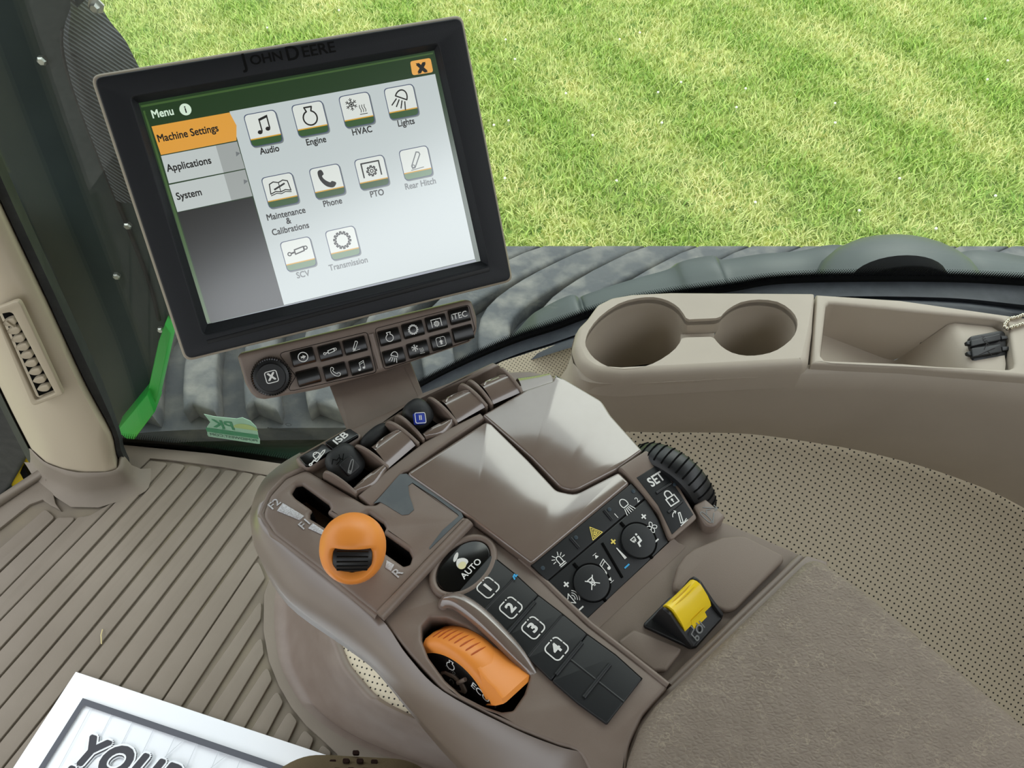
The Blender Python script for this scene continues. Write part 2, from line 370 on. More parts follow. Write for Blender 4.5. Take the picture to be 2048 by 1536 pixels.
# ------------------------------------------------------------------ icon drawings, unit square
def gear_pts(n, r1, r2, cx=0, cy=0):
    p = []
    for k in range(n):
        for a, r in ((-.3, r1), (-.17, r2), (.17, r2), (.3, r1)):
            t = 2 * math.pi * (k + a) / n; p.append((cx + r * math.sin(t), cy + r * math.cos(t)))
    return p
def wave(x, y0, y1, a=.09, n=10): return [(x + a * math.sin(k / n * 6.28), y0 + (y1 - y0) * k / n) for k in range(n + 1)]
def rsq(r, c=.3, sx=1, sy=1): return rounded([(-r * sx, -r * sy), (r * sx, -r * sy), (r * sx, r * sy), (-r * sx, r * sy)], c)
def xf(items, s=1, dx=0, dy=0, rot=0):
    ca, sa = math.cos(R(rot)), math.sin(R(rot)); out = []
    for it in items:
        q = [(s * (x * ca - y * sa) + dx, s * (x * sa + y * ca) + dy) for x, y in it[1]]
        out.append((it[0], q) + ((it[2] * s,) + tuple(it[3:]) if it[0] == 'l' else ()))
    return out
IC = {}
IC['note'] = [('f', circ(-.42, -.62, .24, 14, .2)), ('f', circ(.42, -.42, .24, 14, .2)), ('l', [(-.2, -.6), (-.2, .55)], .13), ('l', [(.62, -.4), (.62, .8)], .13), ('f', [(-.27, .42), (.69, .68), (.69, .92), (-.27, .66)])]
IC['note_thin'] = [('f', circ(-.42, -.62, .24, 14, .2)), ('f', circ(.42, -.42, .24, 14, .2)), ('l', [(-.2, -.6), (-.2, .6), (.62, .85), (.62, -.4)], .1), ('l', [(-.2, .3), (.62, .55)], .1)]
IC['engine'] = [('l', [(-.24, .45), (-.38, .85), (.38, .85), (.24, .45)] + arc(0, -.22, .7, 68, -248, 22), .15, True)]
IC['snow'] = sum([[('l', [(0, 0), (math.sin(k * 1.0472), math.cos(k * 1.0472))], .12), ('l', [(.6 * math.sin(k * 1.0472 + .35), .6 * math.cos(k * 1.0472 + .35)) if False else (.85 * math.sin(k * 1.0472 + .3), .85 * math.cos(k * 1.0472 + .3)), (.55 * math.sin(k * 1.0472), .55 * math.cos(k * 1.0472)), (.85 * math.sin(k * 1.0472 - .3), .85 * math.cos(k * 1.0472 - .3))], .1)] for k in range(6)], []) + [('l', circ(0, 0, .38, 12), .12, True)]
IC['heat'] = [('l', wave(x, -.5, .8), .13) for x in (-.45, 0, .45)] + [('l', [(-.75, -.85), (.75, -.85)], .13)]
IC['hvac'] = xf(IC['snow'], .58, -.42, .28) + xf(IC['heat'], .5, .55, -.32)
IC['lamp'] = xf([('l', [(-.62, .1)] + arc(0, .1, .62, 180, 0, 16, .8)[::1] + [(.62, .1), (-.62, .1)], .14, True)] + [('l', [(x * .9, -.12), (x * 1.5, -.95)], .13) for x in (-.5, -.17, .17, .5)], 1, 0, 0, -28)
IC['headlamp'] = [('l', arc(0, .35, .48, 200, -20, 16, .62) + [(.38, -.02), (-.38, -.02)], .12, True)] + [('l', [(x, -.18), (x * 1.7, -.95)], .11) for x in (-.42, -.2, 0, .2, .42)]
IC['book'] = [('l', [(0, -.4), (0, .45)], .08), ('l', [(0, .45), (-.45, .6), (-.85, .45), (-.95, -.45), (-.45, -.3), (0, -.42), (.45, -.3), (.95, -.45), (.85, .45), (.45, .6)], .1, True), ('l', [(-.55, -.12), (.55, .28)], .16), ('l', [(-.95, -.6), (-.4, -.48), (0, -.6), (.4, -.48), (.95, -.6)], .08)]
IC['phone'] = [('f', catmull([(-.75, .85), (-.35, .95), (-.2, .5), (-.42, .3), (-.2, -.12), (.25, -.45), (.45, -.35), (.85, -.6), (.6, -.95), (.25, -1.0), (-.25, -.75), (-.62, -.25), (-.8, .3)], 3, True))]
IC['phone_line'] = [('l', catmull([(-.6, .85), (-.3, .85), (-.18, .5), (-.4, .3), (-.2, -.1), (.2, -.42), (.42, -.3), (.75, -.5), (.62, -.85), (.2, -.9), (-.25, -.65), (-.6, -.2), (-.75, .3)], 3, True), .11, True)]
IC['pto'] = [('l', [(-.95, -.7), (-.95, .75), (.95, .75), (.95, -.7)], .15), ('l', gear_pts(8, .36, .52, 0, -.15), .13, True), ('l', circ(0, -.15, .16, 10), .1, True)]
IC['hitch'] = [('l', [(-.55, -.55), (.25, .8), (.52, .72), (.6, .5), (-.22, -.78), (-.5, -.8)], .12, True), ('l', circ(-.36, -.6, .14, 10), .09, True), ('l', [(-.7, -.98), (.75, -.88)], .08)]
IC['hitch_plain'] = [('l', catmull([(-.45, -.7), (.3, .8), (.6, .7), (-.05, -.9), (-.35, -.95)], 3, True), .14, True), ('l', circ(-.24, -.72, .12, 8), .1, True)]
IC['cyl'] = [('l', circ(-.82, -.12, .16, 12), .1, True), ('l', [(-.66, -.1), (-.28, -.03)], .16), ('l', [(-.28, -.25), (.62, -.08), (.62, .32), (-.28, .18)], .12, True), ('l', circ(.8, .16, .16, 12), .1, True)]
IC['gear'] = [('l', gear_pts(14, .68, .9), .14, True)]
IC['arrow_ring'] = [('l', circ(0, 0, .88, 26), .16, True), ('f', [(-.5, .16), (.02, .16), (-.02, .42), (.55, 0), (-.02, -.42), (.02, -.16), (-.5, -.16), (-.3, 0)])]
IC['ring_box'] = [('l', rsq(.85, .35), .13, True)]
IC['up_box'] = [('l', rsq(.9, .4), .1, True), ('f', [(-.45, -.02), (0, .4), (.45, -.02), (.2, -.02), (.2, -.55), (-.2, -.55), (-.2, -.02)]), ('f', circ(0, .62, .1, 8))]
IC['num_box'] = [('l', arc(.5, .5, .45, 80, 10, 5) + [(.95, .15)], .14), ('l', [(.95, -.1)] + arc(.5, -.5, .45, -10, -90, 6) + [(.2, -.95)], .14), ('l', [(-.1, -.95)] + arc(-.5, -.5, .45, -90, -180, 6) + arc(-.5, .5, .45, 180, 90, 6) + [(.0, .95)], .14), ('l', [(.2, .95), (.36, .95)], .14), ('l', [(.95, .02), (.95, .06)], .14)]
IC['lock'] = [('l', [(-.6, -.8), (.6, -.8), (.6, .1), (-.6, .1)], .15, True), ('l', [(-.38, .1), (-.38, .5)] + arc(0, .5, .38, 180, 0, 10) + [(.38, .1)], .15), ('f', circ(0, -.25, .15, 10)), ('f', [(-.07, -.6), (.07, -.6), (.07, -.25), (-.07, -.25)])]
IC['hitch_up'] = [('l', [(-.3, -.7), (.25, .45), (.48, .4), (0, -.8)], .13, True), ('l', [(-.55, -.98), (.75, -.82)], .1), ('l', [(.7, -.6), (.0, -.9)], .1), ('l', arc(-.1, .2, .6, 160, 70, 8), .1), ('l', [(-.1, .62), (.12, .78), (-.05, .98)], .1)]
IC['hitch_float'] = [('l', catmull([(-.9, -.5), (-.7, .5), (-.4, .45), (-.6, -.55)], 3, True), .08, True), ('l', [(-.8, -.8), (.2, -.3)], .08), ('l', [(-.35, .1), (.0, .35), (.3, .1)], .08), ('l', [(.0, .75), (.75, -.25)], .08), ('l', [(.45, -.25), (.78, -.3), (.85, .1)], .08)]
IC['fan'] = [('l', catmull([(0, 0), (-.1, .5), (.3, .85), (.55, .5), (.25, .15)], 3, True), .13, True)]
IC['fan'] = sum([xf(IC['fan'], 1, 0, 0, k * 90) for k in range(4)], [])
IC['speaker'] = [('l', [(-.95, -.3), (-.6, -.3), (-.15, -.75), (-.15, .75), (-.6, .3), (-.95, .3)], .13, True)] + [('l', arc(-.2, 0, r, -48, 48, 8), .12) for r in (.45, .75, 1.05)]
IC['mute'] = [('l', [(-.35, .55), (.45, .55), (.25, -.3), (-.15, -.3)], .14, True), ('l', [(-.75, -.7), (.75, .75)], .14), ('l', [(-.7, .75), (.8, -.75)], .14), ('l', [(-.1, -.5), (.2, -.5)], .12)]
IC['beacon'] = [('l', [(-.3, -.55), (-.3, .2), (-.15, .4), (.15, .4), (.3, .2), (.3, -.55)], .13), ('l', [(-.5, -.6), (.5, -.6)], .13), ('l', [(-.5, -.82), (.5, -.82)], .1)] + [('l', [(.5 * math.sin(a), .05 + .5 * math.cos(a)), (.95 * math.sin(a), .05 + .95 * math.cos(a))], .1) for a in (-1.6, -1.05, -.5, .5, 1.05, 1.6)]
IC['hazard'] = [('l', [(-.95, -.7), (.95, -.7), (0, .95)], .12, True), ('l', [(-.6, -.5), (.6, -.5), (0, .55)], .1, True), ('l', [(-.25, -.3), (.25, -.3), (0, .12)], .14, True)]
IC['plus'] = [('l', [(-.8, 0), (.8, 0)], .42), ('l', [(0, -.8), (0, .8)], .42)]
IC['minus'] = [('l', [(-.9, 0), (.9, 0)], .4)]
IC['skip_f'] = [('f', [(-.55, .6), (.45, 0), (-.55, -.6)]), ('l', [(.6, -.65), (.6, .65)], .14)]
IC['person'] = [('f', circ(.25, .8, .16, 8)), ('f', [(.1, .55), (.4, .5), (.3, -.3), (-.25, -.35), (-.35, -.75), (-.6, -.7), (-.45, -.1), (.05, -.05)]), ('l', [(-.9, .75), (-.2, .75), (-.3, .3), (-.8, .3)], .12, True), ('l', [(-.7, .1), (-.65, .55)], .08), ('l', [(-.45, .1), (-.45, .55)], .08)]
IC['tractor'] = [('l', circ(-.25, -.45, .3, 12), .13, True), ('l', circ(-.95, -.72, .17, 10), .12, True), ('l', [(-1.1, -.55), (-1.1, -.1), (-.65, -.05), (-.65, .5), (-.15, .5), (-.1, -.1)], .1), ('l', [(.2, -.75), (.2, .75), (1.15, .75), (1.15, 0)], .1), ('l', gear_pts(8, .22, .34, .68, .2), .1, True)]
IC['lockcyl'] = [('l', circ(-.95, -.5, .12, 10), .12, True), ('l', [(-.85, -.45), (-.4, -.25)], .14), ('l', [(-.45, -.4), (.75, .15), (.9, .1), (.7, -.12), (-.35, -.6)], .12, True), ('l', rsq(.28, .1), .1, True), ('l', arc(0, .28, .2, 180, 0, 8), .1)]

# ================================================================== SETTING
def resample(p, n):
    p = [V3(q) for q in p]; L = [0]
    for a, b in zip(p, p[1:]): L.append(L[-1] + (b - a).length)
    out = []
    for k in range(n):
        t = L[-1] * k / (n - 1); i = 0
        while i < len(p) - 2 and L[i + 1] < t: i += 1
        s = (t - L[i]) / max(L[i + 1] - L[i], 1e-9); out.append(p[i].lerp(p[i + 1], s))
    return out
Z0 = Frame((0, 0, 0), (1, 0, 0), (0, 1, 0))

# ---- ground
GZ = -1.9
def ground_mat():
    m = bpy.data.materials.new('mown_lawn_soil'); m.use_nodes = True; nt = m.node_tree; b = nt.nodes['Principled BSDF']; N = nt.nodes.new
    g = N('ShaderNodeNewGeometry'); n = N('ShaderNodeTexNoise'); n.inputs['Scale'].default_value = 14; n.inputs['Detail'].default_value = 8
    nt.links.new(g.outputs['Position'], n.inputs['Vector']); r = N('ShaderNodeValToRGB')
    r.color_ramp.elements[0].position = .35; r.color_ramp.elements[0].color = lin((92, 122, 48)); r.color_ramp.elements[1].position = .65; r.color_ramp.elements[1].color = lin((168, 176, 96))
    nt.links.new(n.outputs['Fac'], r.inputs[0]); nt.links.new(r.outputs[0], b.inputs['Base Color']); b.inputs['Roughness'].default_value = .95
    return m
mk('bounce_ground', [(-40, -40, GZ - .02), (40, -40, GZ - .02), (40, .6, GZ - .02), (-40, .6, GZ - .02)], [[0, 1, 2, 3]], mat('neutral_bounce_grey', (168, 162, 152), .95, .2, var=(30, (140, 134, 124), .4, .6)), smooth=0, kind='structure', label='unseen pale grey ground added to keep bounced light neutral')  # unseen ground added in grey to keep green bounce off the cab
mk('ground', [(-40, .6, GZ), (40, .6, GZ), (40, 60, GZ), (-40, 60, GZ)], [[0, 1, 2, 3]], ground_mat(), smooth=0, kind='structure', label='bright green mown lawn beside the machine')

# ---- cab floor with raised mat ribs
fl = [(-500, 1330), (0, 1003), (84, 946), (140, 935), (236, 887), (420, 905), (592, 930)]
fpts = [onz(x, y, 0) for x, y in fl]
outer = [(p.x, p.y) for p in fpts] + [(.7, .78), (.7, -.9), (-1.3, -.9)]
floor = plate('floor', Z0, outer, -.05, -.0035, .001, M['mat_dust'], kind='structure', label='ribbed brown rubber cab floor mat')
G = [((0, 1094), (88, 1017)), ((0, 1143), (112, 1035)), ((0, 1193), (157, 1033)), ((0, 1242), (231, 1004)), ((0, 1299), (339, 925)), ((0, 1354), (374, 930)), ((14, 1400), (408, 934)),
     ((68, 1400), (445, 939)), ((159, 1344), (479, 943)), ((200, 1358), (511, 948)), ((241, 1372), (546, 956)), ((284, 1385), (580, 966)), ((327, 1398), (600, 990)), ((364, 1414), (532, 1156)),
     ((405, 1429), (523, 1239)), ((447, 1446), (529.6, 1308)), ((489, 1459), (546, 1360)), ((531, 1477), (568.5, 1405)), ((574, 1492), (597, 1443)), ((619, 1505), (630, 1477)), ((662, 1512), (666, 1504))]
TOPS = {14: (526, 1192), 15: (524.6, 1265), 16: (536, 1326), 17: (555, 1375), 18: (578.6, 1416.6), 19: (609, 1454), 20: (644, 1484)}
def gl(k, y):                                  # groove line k at image height y
    (x0, y0), (x1, y1) = G[k]; return (x0 + (x1 - x0) * (y - y0) / (y1 - y0), y)
for k in range(len(G) - 1):
    ylo = 1640
    a0 = onz(*gl(k, ylo if k > 6 else 1500), 0); b0 = onz(*gl(k + 1, ylo if k > 6 else 1500), 0)
    kk = k + 1
    ep = G[k][1]; eb = G[k + 1][1]
    if kk >= 14 and kk in TOPS: pts = [a0, onz(*TOPS[kk], 0), onz(*eb, 0), b0]
    elif k in (0, 1): pts = [a0, onz(*(ep[0] + 4, ep[1] - 1), 0), onz(*eb, 0), b0]
    elif k == 2: pts = [a0, onz(157, 1033, 0), onz(178, 1031, 0), onz(225, 1005, 0), onz(*eb, 0), b0]
    elif k == 3: pts = [a0, onz(231, 1004, 0), onz(262, 960, 0), onz(300, 921, 0), onz(*eb, 0), b0]
    elif k == 12: pts = [a0, onz(516, 1116, 0), onz(532, 1156, 0), b0]
    else: pts = [a0, onz(*(ep[0] + 6, ep[1]), 0), onz(*eb, 0), b0]
    poly = [(p.x, p.y) for p in pts]
    if area2(poly) < 0: poly.reverse()
    # inset
    m = len(poly); ins = []
    for i in range(m):
        a, b, c = V3((*poly[i - 1], 0)), V3((*poly[i], 0)), V3((*poly[(i + 1) % m], 0))
        d1 = (b - a).normalized(); d2 = (c - b).normalized(); n1 = V3((-d1.y, d1.x, 0)); n2 = V3((-d2.y, d2.x, 0))
        nn = (n1 + n2).normalized(); q = b + nn * (0.0013 / max(nn.dot(n1), .4)); ins.append((q.x, q.y))
    plate('mat_rib', Z0, rounded(ins, .006, 3), -.004, .0015, .0012, M['mat'], floor)
# border strips of the mat (flat margins round the ribs)
mar = [(236, 889), (420, 907), (592, 932), (660, 960), (640, 1010), (585, 962), (546, 953), (445, 934), (338, 920), (300, 917), (262, 955), (252, 925)]
plate('mat_border', Z0, [(onz(x, y, 0).x, onz(x, y, 0).y) for x, y in mar], -.004, .001, .001, M['mat'], floor)
mar = [(538, 1160), (528, 1190), (527, 1262), (538, 1322), (558, 1372), (583, 1415), (613, 1452), (648, 1483), (674, 1508), (690, 1560), (900, 1560), (760, 1490), (640, 1400), (600, 1300), (600, 1150)]
plate('mat_border', Z0, [(onz(x, y, 0).x, onz(x, y, 0).y) for x, y in mar], -.004, .001, .001, M['mat'], floor)
mar = [(-300, 1205), (0, 1006), (84, 949), (104, 975), (112, 1008), (122, 1022), (100, 1010), (86, 1000), (60, 1010), (0, 1058), (-300, 1290)]
plate('mat_border', Z0, [(onz(x, y, 0).x, onz(x, y, 0).y) for x, y in mar], -.004, .002, .001, M['mat'], floor)
tube('mat_edge_lip', [onz(x, y, .006) for x, y in ((-300, 1200), (0, 1002), (84, 946), (100, 955))], .009, M['mat'], floor)

# ---- pillar at the window corner, with boot, seal and air vent
PK, PY = -.09, .735
pil = thing('trim_1', 'beige plastic corner pillar with a louvred air vent', None, onz(170, 975, 0), kind='structure')
Lp = [(128, 1022), (107, 979), (85, 944), (32, 843), (0, 778), (-60, 655), (-150, 470), (-250, 265), (-380, 0)]
Rp = [(256, 950), (236, 908), (226, 863), (182, 781), (150, 715), (95, 595), (10, 415), (-80, 215), (-190, -40)]
Lp = [V3(q) for q in catmull([(*q, 0) for q in Lp], 3)]; Rp = [V3(q) for q in catmull([(*q, 0) for q in Rp], 3)]
def pillar_pt(i, t, off):
    a = Lp[i].lerp(Rp[i], t); p = ony(a.x, a.y, PY - off, PK); return p
rows = []
prof = [(0.0, -.06), (0.0, -.02), (.02, .005), (.1, .028), (.25, .038), (.5, .041), (.75, .038), (.9, .028), (.98, .005), (1.0, -.02), (1.0, -.06)]
for i in range(len(Lp)): rows.append([pillar_pt(i, t, o) for t, o in prof])
rows_p = rows
loft('pillar_cover', rows, M['pillar'], pil, 70)
Sp = [(262, 925), (248, 893), (241, 863), (208, 768), (176, 695), (118, 570), (36, 390), (-50, 190), (-160, -65)]
Sp = [V3(q) for q in catmull([(*q, 0) for q in Sp], 3)]
rows = [[ony(Rp[i].x - 6, Rp[i].y, PY + .02, PK), ony(Rp[i].x - 2, Rp[i].y, PY - .008, PK), ony(Rp[i].lerp(Sp[i], .5).x, Rp[i].lerp(Sp[i], .5).y, PY - .004, PK), ony(Sp[i].x, Sp[i].y, PY + .03, PK)] for i in range(len(Sp))]
loft('rubber_strip', rows, M['black_rubber'], pil)
rows = [[ony(Lp[i].x + 6, Lp[i].y, PY + .02, PK), ony(Lp[i].x - 3, Lp[i].y + 1, PY + .0, PK), ony(Lp[i].x - 14, Lp[i].y + 6, PY + .05, PK)] for i in range(len(Sp))]
loft('rubber_strip', rows, M['black_rubber'], pil)
prow = rows_p
def at_z(z):
    out = []
    for c in range(2, len(prow[0]) - 2):
        col = [r[c] for r in prow]
        for a, b in zip(col, col[1:]):
            if min(a.z, b.z) <= z <= max(a.z, b.z): t = (z - a.z) / (b.z - a.z); out.append(a.lerp(b, t)); break
        else: out.append(col[0].copy())
    return out
fz = at_z(.06); cen = sum(fz, V3((0, 0, 0))) / len(fz)
def push(p, d, z): q = p - cen; q.z = 0; q.normalize(); return V3((p.x + q.x * d, p.y + q.y * d, z))
foot = [V3(q) for q in catmull([tuple(p) for p in fz], 3)]; f0 = [V3(q) for q in catmull([tuple(p) for p in at_z(.02)], 3)]
loft('pillar_boot', [[push(p, -.004, .045) for p in foot], [push(p, .004, .060) for p in foot], [push(p, .008, .059) for p in foot], [push(p, .011, .050) for p in foot], [push(p, .016, .024) for p in f0], [push(p, .026, .007) for p in f0], [push(p, .042, .0015) for p in f0]], M['mat'], pil, 80)
# vent
i0 = min(range(len(Lp)), key=lambda i: abs(Lp[i].y - 655)); 
VF_o = ony(60, 705, PY - .053, PK)
vy = ony(10, 625, PY - .053, PK) - ony(95, 795, PY - .053, PK); vx = ony(85, 690, PY - .053, PK) - ony(30, 715, PY - .053, PK)
VF = Frame(VF_o, vx, vy)
vent = plate('air_vent', VF, rounded(VF.poly([(-14, 618), (39, 597), (128, 786), (66, 811)]), .006), -.004, .003, .0015, M['vent'], pil,
             holes=[rounded(VF.poly([(-5, 627), (26, 621), (112, 784), (73, 800)]), .004)])
plate('vent_recess', VF, VF.poly([(-8, 626), (28, 619), (114, 785), (72, 802)]), -.0110, -.0095, .0003, M['deep'], vent)
for k in range(9):
    t = k / 8; cx, cy = 15 + (84 - 15) * t, 645 + (777 - 645) * t
    c = VF.px(cx, cy); w = .0125
    a = [(c[0] + w * math.cos(R(q)), c[1] + (.0085 * math.sin(R(q)) if q > 180 else .0030 * math.sin(R(q)))) for q in range(0, 360, 15)]
    plate('louver', VF, a, -.0090, -.001 , .0015, M['vent'], vent)
c = VF.px(21, 648); plate('vent_tab', VF, [(c[0] - .0015, c[1] - .006), (c[0] + .0015, c[1] - .006), (c[0] + .0015, c[1] + .006), (c[0] - .0015, c[1] + .006)], -.004, .002, .0008, M['vent'], vent)

# ---- window glass with black edge band and rubber seal
GY, GK = .80, -.09
GF = Frame((0, GY, 0), (1, GK, 0), (0, 0, 1))
def gpx(x, y): p = ony(x, y, GY, GK); return GF.uv(p)
frit_top = catmull([(820, 767), (879, 736), (957, 697), (1035, 662), (1113, 635), (1191, 609), (1282, 585), (1428, 562), (1580, 543), (1814, 538), (2048, 546), (2250, 560)], 6)
seal_top = catmull([(815, 790), (879, 754), (957, 717), (1035, 685), (1113, 660), (1170, 639), (1250, 617), (1350, 598), (1460, 584), (1580, 567), (1867, 564), (2048, 572), (2250, 588)], 6)
seal_bot = catmull([(800, 850), (890, 790), (1006, 730), (1074, 707), (1142, 686), (1250, 660), (1350, 645), (1460, 632), (1580, 620), (1700, 612), (1900, 620), (2048, 645), (2250, 670)], 6)
win = thing('window_1', 'tinted side window pane with a black dotted edge band', None, ony(900, 745, GY, GK), kind='structure')
bot = [(242, 888), (420, 906), (592, 931), (700, 925), (770, 850)] + [(x, y) for x, y in seal_top[1:]]
gpoly = [gpx(x, y) for x, y in bot]
gpoly += [(gpoly[-1][0], 1.58), (gpx(-190, -65)[0], 1.58), gpx(-50, 190), gpx(118, 570)]
plate('pane', GF, gpoly, -.002, .002, .0, M['glass'], win)
top3 = resample([ony(x, y, GY - .004, GK) for x, y in frit_top], 150); bot3 = resample([ony(x, y, GY - .004, GK) for x, y in seal_top], 150)
mid3 = [a.lerp(b, .55) for a, b in zip(top3, bot3)]
loft('edge_band', [mid3, [p + V3((0, .001, -.012)) for p in bot3]], M['frit'], win)
dv, df = [], []
N = 330; t3 = resample(top3, N); b3 = resample(mid3, N)
for row in range(6):
    for i in range(N - 1):
        p = t3[i].lerp(b3[i], row / 5.2); q = t3[i + 1].lerp(b3[i + 1], row / 5.2)
        c = p.lerp(q, .5 if row % 2 else 0); r = .0007 + .00032 * row; d = (q - p).normalized(); up = V3((0, 0, 1)); k = len(dv)
        dv += [c + d * r * math.cos(a) + up * r * math.sin(a) for a in (0, 1.047, 2.094, 3.1416, 4.189, 5.236)]; df.append(list(range(k, k + 6)))
mk('edge_dots', dv, df, M['frit'], win, 0, kind='stuff')
# low black edge along the mat
lo = catmull([(242, 886), (330, 893), (420, 905), (510, 917), (600, 931), (640, 935)], 8)
p0 = [ony(x, y, GY - .004, GK) for x, y in lo]
loft('edge_band', [[p + V3((0, 0, .016)) for p in p0], [p + V3((0, 0, -.03)) for p in p0]], M['frit'], win)
dv, df = [], []
q0 = resample(p0, 90)
for row in range(4):
    for p in q0:
        c = p + V3((.0015 * (row % 2), 0, .018 + .004 * row)); r = .0017 - .0003 * row; k = len(dv)
        dv += [c + V3((r * math.cos(a), 0, r * math.sin(a))) for a in (0, 1.047, 2.094, 3.1416, 4.189, 5.236)]; df.append(list(range(k, k + 6)))
mk('edge_dots', dv, df, M['frit'], win, 0, kind='stuff')
s1 = resample([ony(x, y, GY - .006, GK) for x, y in seal_top], 80); s4 = resample([ony(x, y, GY - .05, GK) for x, y in seal_bot], 80)
rows = [s1, [a.lerp(b, .12) + V3((0, -.014, .0)) for a, b in zip(s1, s4)], [a.lerp(b, .4) + V3((0, -.012, .003)) for a, b in zip(s1, s4)], [a.lerp(b, .5) + V3((0, -.004, -.004)) for a, b in zip(s1, s4)],
        [a.lerp(b, .62) + V3((0, -.018, .006)) for a, b in zip(s1, s4)], [a.lerp(b, .9) + V3((0, -.014, .002)) for a, b in zip(s1, s4)], s4, [p + V3((0, .03, -.05)) for p in s4]]
loft('rubber_seal', rows, M['seal'], win, 70)

# ---- perforated beige trim below the console
PA = ony(1450, 868, .66)
pn = V3((0, -.64, .77)).normalized()
PF = Frame(PA, (1, 0, 0), (0, .77, .64))
pp = PF.poly([(1060, 770), (1100, 735), (1150, 760), (1150, 800), (1200, 845), (1260, 852), (1500, 858), (1620, 872), (1750, 896), (1900, 938), (2048, 1003), (2330, 1170), (2500, 1250), (2300, 1800), (1500, 1700), (1150, 1260), (1060, 1000)])
wr = plate('wall_right', PF, pp, -.02, 0, .0, M['perf'], kind='structure', label='beige perforated trim panel below the side console')
ca, sa = math.cos(R(33)), math.sin(R(33))
def uvP(co, o=wr):
    u, v = PF.uv(V3(co) + V3(o.location)); return (u * ca - v * sa, u * sa + v * ca)
add_uv(wr, uvP)
ft = plate('trim_2', PF, PF.poly([(905, 775), (1006, 722), (1074, 700), (1142, 680), (1160, 690), (1160, 780), (1060, 800), (960, 840)], .003), 0, .003, .0, M['perf_fine'], kind='structure', label='fine perforated beige trim strip under the window seal')
add_uv(ft, lambda co: tuple(.5 * q for q in uvP(V3(co) + V3(ft.location) - V3(wr.location))) if False else tuple(1.9 * q for q in uvP(V3(co) + V3(ft.location) - V3(wr.location))))

# ---- rest of the cab: roof lining, rear and left panels (out of the picture, they shade and reflect; panels added to cut light)
plate('ceiling', Frame((0, 0, 1.50), (1, 0, 0), (0, 1, 0)), rounded([(-1.15, -.95), (.06, -.95), (.50, -.45), (.74, -.1), (.85, .86), (-1.15, .92)], .05), 0, .08, .02, M['headliner'], kind='structure', label='cab roof lining')
plate('wall_back', Frame((.86, 0, 0), (0, 1, 0), (0, 0, 1)), [(-.12, 0), (.72, 0), (.72, .95), (-.12, .95)], -.03, .03, .01, M['taupe'], kind='structure', label='unseen rear cab panel below the rear window, raised to cut light')
plate('wall_left', Frame((0, -.93, 0), (1, 0, 0), (0, 0, 1)), [(-1.15, 0), (.16, 0), (.14, .95), (.02, 1.5), (-.08, 1.5), (-.14, .7), (-.30, .5), (-1.15, .45)], -.03, .03, .01, M['taupe'], kind='structure', label='unseen left cab door post and low panel, added to cut light')
plate('wall_corner', Frame((.16, -.93, 0), (.66, .8, 0), (0, 0, 1)), [(0, 0), (1.07, 0), (1.07, .95), (0, .95)], -.03, .03, .01, M['taupe'], kind='structure', label='unseen rear corner panel behind the seat, raised to cut light')
# ================================================================== OUTSIDE
# ---- rubber track
trk = thing('rubber_track', 'wide dusty rubber crawler track with chunky tread bars', 'track', V3((0, 1.45, -.9)))
TZ = -.30
prof = [(-2.2, -1.25), (-1.9, -.85), (-1.6, -.6), (-1.3, -.46), (-1.0, -.39), (-.7, -.36), (0, -.355), (1.0, -.355), (2.4, -.355)]
prof = catmull(prof, 4)
rows = [[(x, 1.165, z - .05) for x, z in prof], [(x, 1.165, z) for x, z in prof], [(x, 1.79, z) for x, z in prof], [(x, 1.79, z - .05) for x, z in prof]]
loft('belt', rows, M['belt'], trk, 30)
def belt_z(x):
    for (x0, z0), (x1, z1) in zip(prof, prof[1:]):
        if x0 <= x <= x1: return z0 + (z1 - z0) * (x - x0) / (x1 - x0)
    return -.355
LW = .042
for k in range(20):
    x0 = -1.36 + k * .152
    z = belt_z(x0); sl = (belt_z(x0 + .1) - belt_z(x0 - .1)) / .2
    fr = Frame((x0, 1.175, z), (1, 0, sl), (0, 1, 0))
    cl = catmull([(0, 0), (-.03, .1), (-.055, .24), (-.04, .34), (.05, .44), (.2, .55), (.36, .652)], 3)
    a = []; b = []
    for i, (u, v) in enumerate(cl):
        p, q = cl[max(i - 1, 0)], cl[min(i + 1, len(cl) - 1)]; dx, dy = q[0] - p[0], q[1] - p[1]; l = math.hypot(dx, dy)
        a.append((u - dy / l * LW, v + dx / l * LW)); b.append((u + dy / l * LW, v - dx / l * LW))
    a[0] = (-.03, .03); b[0] = (.035, 0)
    a = [(u, min(v, .615)) for u, v in a]; b = [(u, min(v, .615)) for u, v in b]
    plate('tread_bar', fr, a + b[::-1], -.01, .055, .012, M['tread'], trk)
# ---- frame under the track
fr_o = thing('undercarriage_beam', 'dark green undercarriage beam below the track edge', 'frame', V3((0, 1.0, -1.0)))
ff = Frame((0, 0, -.47), (1, 0, 0), (0, 1, 0))
plate('beam', ff, [(-2, .98), (2, .98), (2, 1.25), (-2, 1.25)], -.5, .03, .02, M['green_dark'], fr_o)
plate('cover_plate', ff, [(-.42, .90), (-.1, .90), (.0, 1.1), (-.42, 1.1)], .03, .05, .004, M['green_dark'], fr_o)
plate('yellow_rail', ff, [(-1.0, 1.0), (-.80, .99), (-.78, 1.02), (-.96, 1.07)], .03, .05, .004, M['machine_yellow'], fr_o)
plate('yellow_rail', ff, [(-.74, .99), (-.72, .99), (-.79, 1.1), (-.81, 1.1)], .03, .06, .004, M['machine_yellow'], fr_o)
